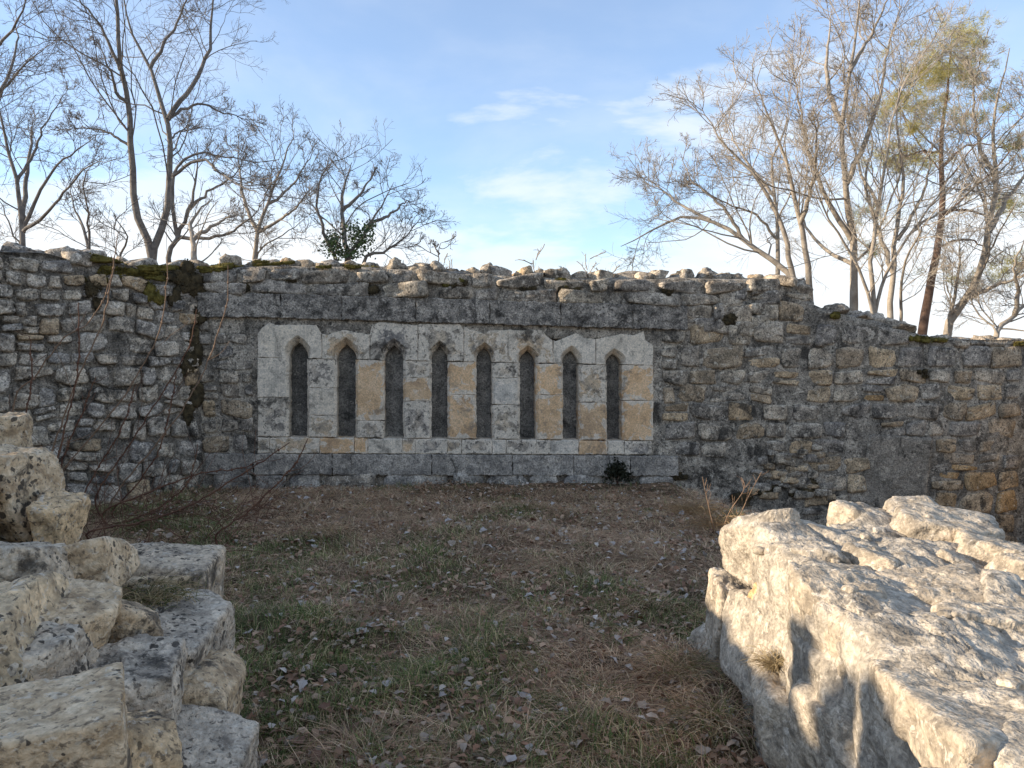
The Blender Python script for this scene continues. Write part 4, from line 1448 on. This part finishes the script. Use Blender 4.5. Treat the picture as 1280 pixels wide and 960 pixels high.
# the pine
tp_, Pp, lvp, rp = bare_tree('reddish pine with yellow-green needles among the bare trees',
          [([(1154, 406), (1166, 340), (1177, 268), (1177, 170), (1186, 100), (1190, 40)], 1.0),
           ([(1177, 268), (1205, 262), (1240, 270), (1270, 260)], 0.35), ([(1170, 310), (1215, 300), (1250, 330)], 0.3), ([(1177, 190), (1150, 190), (1120, 200)], 0.28), ([(1177, 210), (1215, 180), (1270, 190)], 0.3)],
          15.2, 0.10, 207, M_barkP, M_barkP, dens=(8, 4), group='pine', name='pine_tree', depth=0.5, tmin=0.4)
C = []
for (x, y, sx_, sy_, n) in [(1205, 45, 26, 16, 34), (1178, 75, 28, 16, 36), (1160, 95, 34, 14, 36), (1200, 100, 34, 16, 30), (1120, 135, 28, 13, 30), (1150, 130, 22, 12, 18), (1118, 195, 26, 13, 30), (1150, 205, 22, 10, 14),
                            (1195, 150, 30, 16, 24), (1140, 165, 20, 10, 14), (1270, 185, 18, 9, 16), (1262, 255, 24, 10, 18), (1085, 270, 20, 10, 10), (1265, 330, 26, 12, 18), (1220, 350, 30, 10, 14), (1080, 312, 18, 8, 8), (1245, 130, 16, 9, 8)]:
    for _ in range(int(n * 1.7)):
        C.append(at_y(x + rp.normal() * sx_ * .85, y + rp.normal() * sy_ * .85, 15.2 + rp.normal() * 0.5))
C = np.array(C)
nn = 60
base = np.repeat(C, nn, 0) + rp.normal(0, 0.045, (len(C) * nn, 3))
d = rp.normal(size=base.shape)
d[:, 2] = np.abs(d[:, 2]) * 0.8
d /= np.linalg.norm(d, axis=1)[:, None]
s = np.cross(d, rp.normal(size=d.shape))
s /= np.linalg.norm(s, axis=1)[:, None]
ln = rp.uniform(0.08, 0.15, (len(base), 1))
V = np.stack([base - s * .004, base + s * .004, base + d * ln], 1).reshape(-1, 3)
mk('needles', V, np.arange(len(V)).reshape(-1, 3), M_needle, tp_)

# ------------------------------------------------------------------ bramble canes in front of the splayed wall
CN = [([(148, 290), (139, 348), (127, 406), (104, 456), (89, 498), (58, 583), (40, 640)], 6.0, M_caneL, 'long pale bramble cane whose tip rises above the mossy wall top'),
      ([(139, 348), (116, 398), (77, 425), (45, 470), (16, 510)], 6.0, M_caneL, 'pale side shoot crossing the wall beside the longest bramble cane'),
      ([(209, 325), (208, 367), (198, 417), (181, 452), (150, 502), (96, 567), (62, 606), (40, 640)], 6.1, M_caneL, 'long knotted bramble cane ending at the mossy wall corner'),
      ([(285, 332), (283, 379), (266, 436), (247, 479), (216, 529), (185, 567), (150, 610), (130, 650)], 6.4, M_caneL, 'long bramble cane arching across the stones left of the arcade'),
      ([(246, 386), (239, 425), (220, 463), (193, 506), (160, 560), (120, 620)], 6.6, M_cane, 'shorter dark bramble cane in the wall corner'),
      ([(98, 378), (99, 420), (96, 470), (80, 540), (66, 600), (50, 650)], 5.9, M_cane, 'straight dark red bramble shoot in front of the splayed wall'),
      ([(120, 470), (105, 510), (80, 570), (62, 640)], 6.0, M_cane, 'short dark bramble shoot low against the splayed wall'),
      ([(221, 460), (215, 500), (200, 560), (175, 600), (140, 640)], 6.6, M_cane, 'thin upright bramble shoot standing in the wall corner'),
      ([(247, 555), (236, 600), (205, 630), (170, 648), (120, 660)], 6.3, M_cane, 'low bent bramble shoot at the dark foot of the corner'),
      ([(362, 553), (330, 575), (290, 600), (240, 630), (180, 652), (110, 665)], 5.6, M_cane, 'low bramble shoot trailing toward the first niche'),
      ([(385, 548), (372, 575), (345, 605), (310, 640), (270, 670)], 5.6, M_cane, 'long thin shoot leaning over the leaves below the first niche'),
      ([(330, 573), (300, 585), (250, 592), (200, 610), (130, 640)], 6.2, M_cane, 'thin shoot lying low along the ledge end'),
      ([(36, 420), (40, 470), (30, 530), (20, 600)], 5.6, M_cane, 'dark bramble shoot beside the heaped boulders'),
      ([(170, 480), (150, 540), (120, 590), (90, 650)], 6.2, M_cane, 'dark bramble shoot between the two long knotted canes')]
for k, (pl, Y, m, lab) in enumerate(CN):
    r = np.random.default_rng(900 + k)
    pts = [at_y(x, y, Y + 0.35 * (i / len(pl))) for i, (x, y) in enumerate(pl)]
    g = np.array([pts[-1][0] + 0.02, pts[-1][1] + 0.1, 0])
    g[2] = ground_z(g[0], g[1]) - 0.03
    pts.append(g)
    P, L = resample(pts, 40)
    P[1:-1] += r.normal(0, 0.004, (38, 3))
    R = np.interp(np.linspace(0, 1, 40), [0, 0.15, 1], [0.003, 0.005, 0.008])
    th = thing('bramble_cane', g, lab, 'bramble', 'bramble canes by the splayed wall')
    V, F = tubes(P[None], R[None], 6)
    mk('stem', V, F, m, th)
    bs = P[r.integers(2, 36, 26)]
    Vb, Fb = [], []
    for j, b in enumerate(bs):
        v, f = rock((0.008, 0.008, 0.011), 3, 4, 40 + j, 2, 0.2)
        Vb.append((v + b, f))
    mk('buds', *join(Vb), m, th, kind='stuff')
    sp_ = sprout(P[None, ::-1], np.array([L]), R[None, ::-1], 5 if k > 5 else 2, 0.3, 40, (0.12, 0.3), 7, r, up=0.08, wig=0.12, rf=0.5, rmin=0.0025)
    if sp_:
        mk('side_shoots', *tubes(sp_[0], sp_[2], 4), m, th)
# tangle of thin twigs at the corner foot
r = np.random.default_rng(77)
pb_ = np.stack([r.uniform(-3.9, -2.2, 130), r.uniform(5.6, 7.4, 130), np.zeros(130)], 1)
pb_[:, 2] = ground_z(pb_[:, 0], pb_[:, 1])
d = r.normal(size=(130, 3)) * np.array([0.8, 0.5, 0.2]) + np.array([0.1, 0, 0.55])
d /= np.linalg.norm(d, axis=1)[:, None]
out = np.zeros((130, 9, 3))
out[:, 0] = pb_
ln = r.uniform(0.4, 1.1, 130)
for k in range(1, 9):
    d = d + r.normal(0, 0.12, d.shape)
    d[:, 2] -= 0.09
    d /= np.linalg.norm(d, axis=1)[:, None]
    out[:, k] = out[:, k - 1] + d * (ln / 8)[:, None]
th = mk('twig_tangle', *tubes(out, np.full((130, 9), 0.0038) * np.linspace(1, .5, 9), 3), M_cane, None, base=True, kind='stuff')
th['label'] = 'dark tangle of thin twigs at the foot of the wall corner'
th['category'] = 'twigs'


# ------------------------------------------------------------------ grass, litter, leaves
def in_stub(x, y):
    a = (x > 0.98) & (x < 2.2) & (y < 3.95)
    b = (x < -0.98) & (y < 3.1)
    return a | b


def color_attr(o, cols, per):
    a = o.data.color_attributes.new('tint', 'FLOAT_COLOR', 'POINT')
    c = np.concatenate([np.repeat(cols, per, 0), np.ones((len(cols) * per, 1))], 1).astype(np.float32)
    a.data.foreach_set('color', c.ravel())


def blades(n, xr, yr, hgt, wid, lean, palette, seed, mask=None, clump=0.0, name='grass', near=1.5, straight=0.5):
    r = np.random.default_rng(seed)
    y = yr[0] + (yr[1] - yr[0]) * r.random(n * 3) ** near
    x = r.uniform(*xr, n * 3)
    ok = ~in_stub(x, y)
    ok &= (np.abs(x) < 0.72 * y + 0.3)
    if mask is not None:
        ok &= r.random(len(x)) < mask(x, y)
    x, y = x[ok][:n], y[ok][:n]
    n = len(x)
    z = ground_z(x, y)
    P = np.stack([x, y, z], 1)
    th = r.uniform(0, 2 * math.pi, n)
    cn = noise3(np.stack([x * 1.6, y * 1.6, x * 0], 1), 5)
    th = th * 0.6 + cn * 6
    h = hgt * r.uniform(0.5, 1.3, n) * (1 + 1.3 * np.clip(noise3(np.stack([x * 3, y * 3, x * 0], 1), 8), -.6, 1))
    ld = np.stack([np.cos(th), np.sin(th), np.zeros(n)], 1)
    le = lean * r.uniform(0.3, 1.3, n)[:, None]
    side = np.stack([-np.sin(th), np.cos(th), np.zeros(n)], 1) * (wid * r.uniform(0.6, 1.3, n))[:, None]
    hv = np.stack([np.zeros(n), np.zeros(n), h], 1)
    m = P + hv * straight + ld * h[:, None] * le * 0.4
    t = P + hv * np.clip(1 - le * 0.55, 0.12, 1) + ld * h[:, None] * le * 1.15
    V = np.stack([P - side, P + side, m + side * .8, m - side * .8, t], 1).reshape(-1, 3)
    b = np.arange(n)[:, None] * 5
    F3 = np.concatenate([b + [[0, 1, 2]], b + [[0, 2, 3]], b + [[3, 2, 4]]])
    o = mk(name, V, F3, M_grass, None, base=True, kind='stuff')
    pal = np.array(palette)
    c = pal[r.integers(0, len(pal), n)] * r.uniform(0.6, 1.4, (n, 1))
    color_attr(o, c, 5)
    return o


gn = lambda x, y: fbm(np.stack([x, y, x * 0], 1), 0.9, 3, 15)
green_mask = lambda x, y: np.clip(0.50 + 2.2 * gn(x, y) + 0.26 * (4.4 - y) - 0.18 * x, 0.06, 1.0)
straw_mask = lambda x, y: np.clip(0.55 - 2.0 * gn(x, y) + 0.16 * (y - 3.8) + 0.10 * x, 0.12, 1.0) * sstep(9.1, 8.5, y)
GREEN = [(0.12, 0.16, 0.045), (0.155, 0.19, 0.055), (0.10, 0.135, 0.04), (0.27, 0.25, 0.09), (0.52, 0.41, 0.21)]
STRAW = [(0.62, 0.43, 0.26), (0.45, 0.28, 0.165), (0.74, 0.55, 0.34), (0.33, 0.20, 0.12), (0.54, 0.35, 0.21)]
o = blades(78000, (-4.2, 4.2), (2.0, 9.3), 0.075, 0.0019, 1.0, GREEN, 51, green_mask)
o['label'] = 'short dark green grass covering the shaded yard'; o['category'] = 'grass'
o = blades(95000, (-4.2, 4.2), (2.0, 9.3), 0.11, 0.0019, 2.2, STRAW, 52, straw_mask, name='dry_grass', straight=0.22)
o['label'] = 'matted straw-coloured dead grass lying over the yard'; o['category'] = 'dry grass'


def tuft(name, centre, n, h, spread, palette, label, seed, lean=0.8, wid=0.0016, group=None, down=0.0, cat='grass'):
    r = np.random.default_rng(seed)
    c = np.array(centre, float)
    P = c + r.normal(0, spread, (n, 3)) * np.array([1, 1, 0.15])
    th = r.uniform(0, 2 * math.pi, n)
    ld = np.stack([np.cos(th), np.sin(th), np.zeros(n)], 1)
    hh = h * r.uniform(0.5, 1.2, n)
    pts = np.zeros((n, 5, 3))
    pts[:, 0] = P
    d = ld * lean * r.uniform(0.1, 1, (n, 1)) + np.array([0, 0, 1.0])
    for k in range(1, 5):
        d = d + ld * 0.18 * lean + np.array([0, 0, -down * k * 0.5]) + r.normal(0, 0.06, d.shape)
        d /= np.linalg.norm(d, axis=1)[:, None]
        pts[:, k] = pts[:, k - 1] + d * (hh / 4)[:, None]
    R = np.full((n, 5), wid) * np.linspace(1, 0.35, 5)
    V, F = tubes(pts, R, 3)
    o = mk(name, V, F, M_grass, None, base=True)
    pal = np.array(palette)
    color_attr(o, pal[r.integers(0, len(pal), n)] * r.uniform(0.7, 1.35, (n, 1)), 15)
    return tag(o, label, cat, group)


DRY = [(0.42, 0.32, 0.17), (0.34, 0.25, 0.13), (0.48, 0.38, 0.22), (0.25, 0.18, 0.09)]
bpy.context.view_layer.update()
DG = bpy.context.evaluated_depsgraph_get()


def on_surface(px, py):
    d_ = Vector(ray(px, py)).normalized()
    hit, loc, nrm, _, ob, _ = S.ray_cast(DG, Vector((0, 0, EYE)), d_)
    return np.array(loc) + np.array(nrm) * 0.01 if hit else at_y(px, py, 2.6)


p = on_surface(968, 838)
tuft('grass_tuft', p, 260, 0.13, 0.014, DRY, 'dry golden grass tuft growing from the side of the sunlit stub', 1, lean=1.3, wid=0.0012, down=0.25)
p = on_surface(195, 752)
tuft('grass_tuft', p, 300, 0.11, 0.05, DRY[:2] + [(0.10, 0.11, 0.03)], 'small straw-coloured grass tuft among the slabs of the shaded stub', 2, lean=1.5, wid=0.0013, down=0.2)
for k, (x, y, h, n, lab) in enumerate([(405, 668, 0.20, 300, 'flattened straw grass clump below the second niche'), (360, 655, 0.16, 200, 'flattened straw grass clump below the first niche'),
                                       (780, 762, 0.13, 160, 'short green and straw grass tuft in the middle of the yard'), (620, 770, 0.12, 160, 'thin upright straw tuft in the open yard grass'),
                                       (860, 845, 0.26, 340, 'long pale grass clump leaning at the foot of the sunlit stub'), (890, 905, 0.26, 300, 'long dark grass clump hanging at the foot of the sunlit stub'),
                                       (903, 668, 0.36, 420, 'tall dry grass clump at the edge of the hollow'), (868, 640, 0.32, 380, 'rusty dry grass clump beside the hollow, near the wall')]):
    d_ = ray(x, y)
    t_ = -EYE / d_[2]
    q_ = d_ * t_
    pal = [(0.55, 0.33, 0.15), (0.42, 0.24, 0.11), (0.60, 0.42, 0.22)] if k >= 6 else STRAW[:3] + ([GREEN[3]] if k in (2, 4, 5) else [])
    tuft('grass_tuft', (q_[0], q_[1], float(ground_z(q_[0], q_[1]))), n, h, 0.07, pal, lab, 20 + k, lean=1.4, wid=0.0016, down=0.3)

rt = np.random.default_rng(404)
cnt_t = 0
while cnt_t < 46:
    y = 2.6 + 5.6 * rt.random() ** 1.3
    x = rt.uniform(-0.40, 0.30) * y
    if in_stub(np.array([x]), np.array([y]))[0]:
        continue
    green = rt.random() < (0.65 if y < 4.5 else 0.25)
    tuft('grass_tussock', (x, y, float(ground_z(x, y))), 60, rt.uniform(0.09, 0.16), 0.045, (GREEN[:4] + [STRAW[2]]) if green else STRAW[:4],
         'small green tussock standing up from the yard turf' if green else 'small straw-coloured tussock standing up from the yard turf', 4000 + cnt_t, lean=1.2, wid=0.0018,
         group='green tussocks in the yard' if green else 'straw tussocks in the yard', down=0.25)
    cnt_t += 1

# dead weed stalks by the hollow
for k, (pl, lab) in enumerate([([(897, 690), (890, 650), (882, 615), (878, 596)], 'thin straight dead weed stalk at the edge of the hollow'),
                               ([(908, 700), (918, 660), (936, 620), (952, 590)], 'forked dead weed stalk leaning over the hollow'),
                               ([(900, 665), (912, 640), (930, 612), (928, 598)], 'short crooked dead weed stalk by the hollow')]):
    r = np.random.default_rng(300 + k)
    pts = [at_y(x, y, 6.3) for x, y in pl]
    pts[0][2] = ground_z(pts[0][0], pts[0][1]) - 0.02
    P, L = resample(pts, 16)
    R = np.linspace(0.006, 0.0025, 16)
    th = thing('weed_stalk', pts[0], lab, 'weed', 'dead weeds by the hollow')
    mk('stem', *tubes(P[None], R[None], 5), M_caneL, th)
    s_ = sprout(P[None], np.array([L]), R[None], 7, 0.35, 40, (0.15, 0.35), 6, r, up=0.03, wig=0.1, rmin=0.002)
    mk('side_shoots', *tubes(s_[0], s_[2], 3), M_caneL, th)

# dark evergreen seedling on the ledge
r = np.random.default_rng(5)
u, v = BW.px(769, 588)
C = BW.W(u, v, 0.12) + r.normal(size=(520, 3)) * np.array([0.075, 0.05, 0.06])
C[:, 2] += 0.4 * (0.075 - np.abs(C[:, 0] - BW.W(u, v, 0)[0]))
fp = thing('leafy_plant', BW.W(u, v - 0.15, 0.12), 'small dark leafy plant growing in front of the ledge below the last niches', 'plant')
mk('leaves', *leaf_cloud(C, r, 0.022, 0.7), M_fern, fp)
pst = np.stack([np.linspace(BW.W(u, v - 0.17, 0.12), BW.W(u, v, 0.12) + np.array([dx, 0, 0.05]), 5) for dx in (-.05, 0, .05)])
mk('stem', *tubes(pst, np.full((3, 5), 0.005), 4), M_cane, fp)

# fallen leaves
leaf_meshes = []
for k in range(6):
    r = np.random.default_rng(600 + k)
    nL = 7
    t = np.linspace(0, 1, nL)
    wv = (0.36 + 0.10 * r.random()) * np.sin(math.pi * np.clip(t, 0.02, 0.98) ** 0.8) * (1 + 0.22 * np.sin(t * 19 + k))
    bend, cup = r.uniform(-0.25, 0.3), r.uniform(0.15, 0.6)
    V, F = [], []
    for i in range(nL):
        zc_ = bend * math.sin(t[i] * math.pi) * 0.5
        for s_ in (-1, 0, 1):
            V.append((t[i] - 0.5, s_ * wv[i], zc_ + abs(s_) * wv[i] * cup + r.normal(0, 0.012)))
    for i in range(nL - 1):
        for j in range(2):
            a = i * 3 + j
            F.append((a, a + 3, a + 4, a + 1))
    me = mesh_np('fallen_leaf', np.array(V), np.array(F))
    leaf_meshes.append(me)
M_leaves = [simple_mat('dead_leaf_pale', (0.32, 0.265, 0.22), (0.50, 0.43, 0.37), 25, rough=0.5, spec=0.5),
            simple_mat('dead_leaf_russet', (0.17, 0.085, 0.05), (0.27, 0.15, 0.09), 25, rough=0.6),
            simple_mat('dead_leaf_tan', (0.27, 0.20, 0.14), (0.40, 0.31, 0.23), 25, rough=0.6)]
LEAF_LAB = ['pale grey upturned dead leaf lying on the shaded yard grass', 'russet brown dead leaf lying on the shaded yard grass', 'tan curled dead leaf lying on the shaded yard grass']
leaf_by_look = []
for m in M_leaves:
    row = []
    for me in leaf_meshes:
        c = me.copy()
        c.materials.append(m)
        row.append(c)
    leaf_by_look.append(row)
r = np.random.default_rng(61)
cnt = 0
while cnt < 300:
    y = 2.3 + 6.6 * r.random() ** 1.25
    x = r.uniform(-0.46, 0.36) * y
    if in_stub(np.array([x]), np.array([y]))[0]:
        continue
    if r.random() > 0.35 + 1.3 * (noise3(np.array([[x * 1.4, y * 1.4, 0]]), 3)[0] + 0.25):
        continue
    look = int(r.choice(3, p=(0.42, 0.26, 0.32)))
    o = bpy.data.objects.new('fallen_leaf', leaf_by_look[look][cnt % 6])
    COL.objects.link(o)
    o.location = (x, y, float(ground_z(x, y)) + 0.03 + 0.012 * r.random())
    o.rotation_euler = (r.normal(0, 0.3), r.normal(0, 0.3), r.uniform(0, 6.28))
    s_ = r.uniform(0.045, 0.085)
    o.scale = (s_, s_ * r.uniform(0.7, 1.1), s_)
    tag(o, LEAF_LAB[look], 'leaf', ('pale', 'russet', 'tan')[look] + ' fallen leaves on the yard grass')
    cnt += 1
# smaller litter, beyond counting
n = 14000
y = 2.2 + 7.0 * r.random(n * 2) ** 1.05
x = r.uniform(-0.5, 0.42, n * 2) * y
ok = ~in_stub(x, y) & (r.random(n * 2) < np.clip(0.4 + 1.2 * noise3(np.stack([x * 1.4, y * 1.4, x * 0], 1), 3) + 0.05 * y, 0.05, 1))
x, y = x[ok][:n], y[ok][:n]
n = len(x)
C = np.stack([x, y, ground_z(x, y) + r.uniform(0.008, 0.04, n)], 1)
a = r.normal(size=(n, 3)) * np.array([1, 1, 0.25])
a /= np.linalg.norm(a, axis=1)[:, None]
b = np.cross(np.array([0, 0, 1.0]) + r.normal(0, 0.25, (n, 3)), a)
b /= np.linalg.norm(b, axis=1)[:, None]
s_ = r.uniform(0.009, 0.032, n)[:, None]
up = np.array([0, 0, 1.0]) * s_ * 0.35
V = np.stack([C - a * s_, C - a * s_ * .4 - b * s_ * .45 + up, C + a * s_ * .35 - b * s_ * .5 + up, C + a * s_, C + a * s_ * .45 + b * s_ * .42 + up * r.uniform(0, 1.5, (n, 1)), C - a * s_ * .3 + b * s_ * .5 + up], 1).reshape(-1, 3)
i6 = np.arange(n)[:, None] * 6
F = np.concatenate([i6 + [[0, 1, 5]], i6 + [[1, 4, 5]], i6 + [[1, 2, 4]], i6 + [[2, 3, 4]]])
o = mk('leaf_litter', V, F, M_litter, None, base=True, kind='stuff')
LC = np.array([(0.40, 0.25, 0.15), (0.24, 0.125, 0.07), (0.38, 0.29, 0.21), (0.50, 0.42, 0.34), (0.30, 0.17, 0.095), (0.38, 0.26, 0.17)])
color_attr(o, LC[r.choice(6, n, p=(0.22, 0.2, 0.14, 0.08, 0.2, 0.16))] * r.uniform(0.6, 1.3, (n, 1)), 6)
o['label'] = 'scattered brown and grey leaf fragments over the yard'
o['category'] = 'leaf litter'
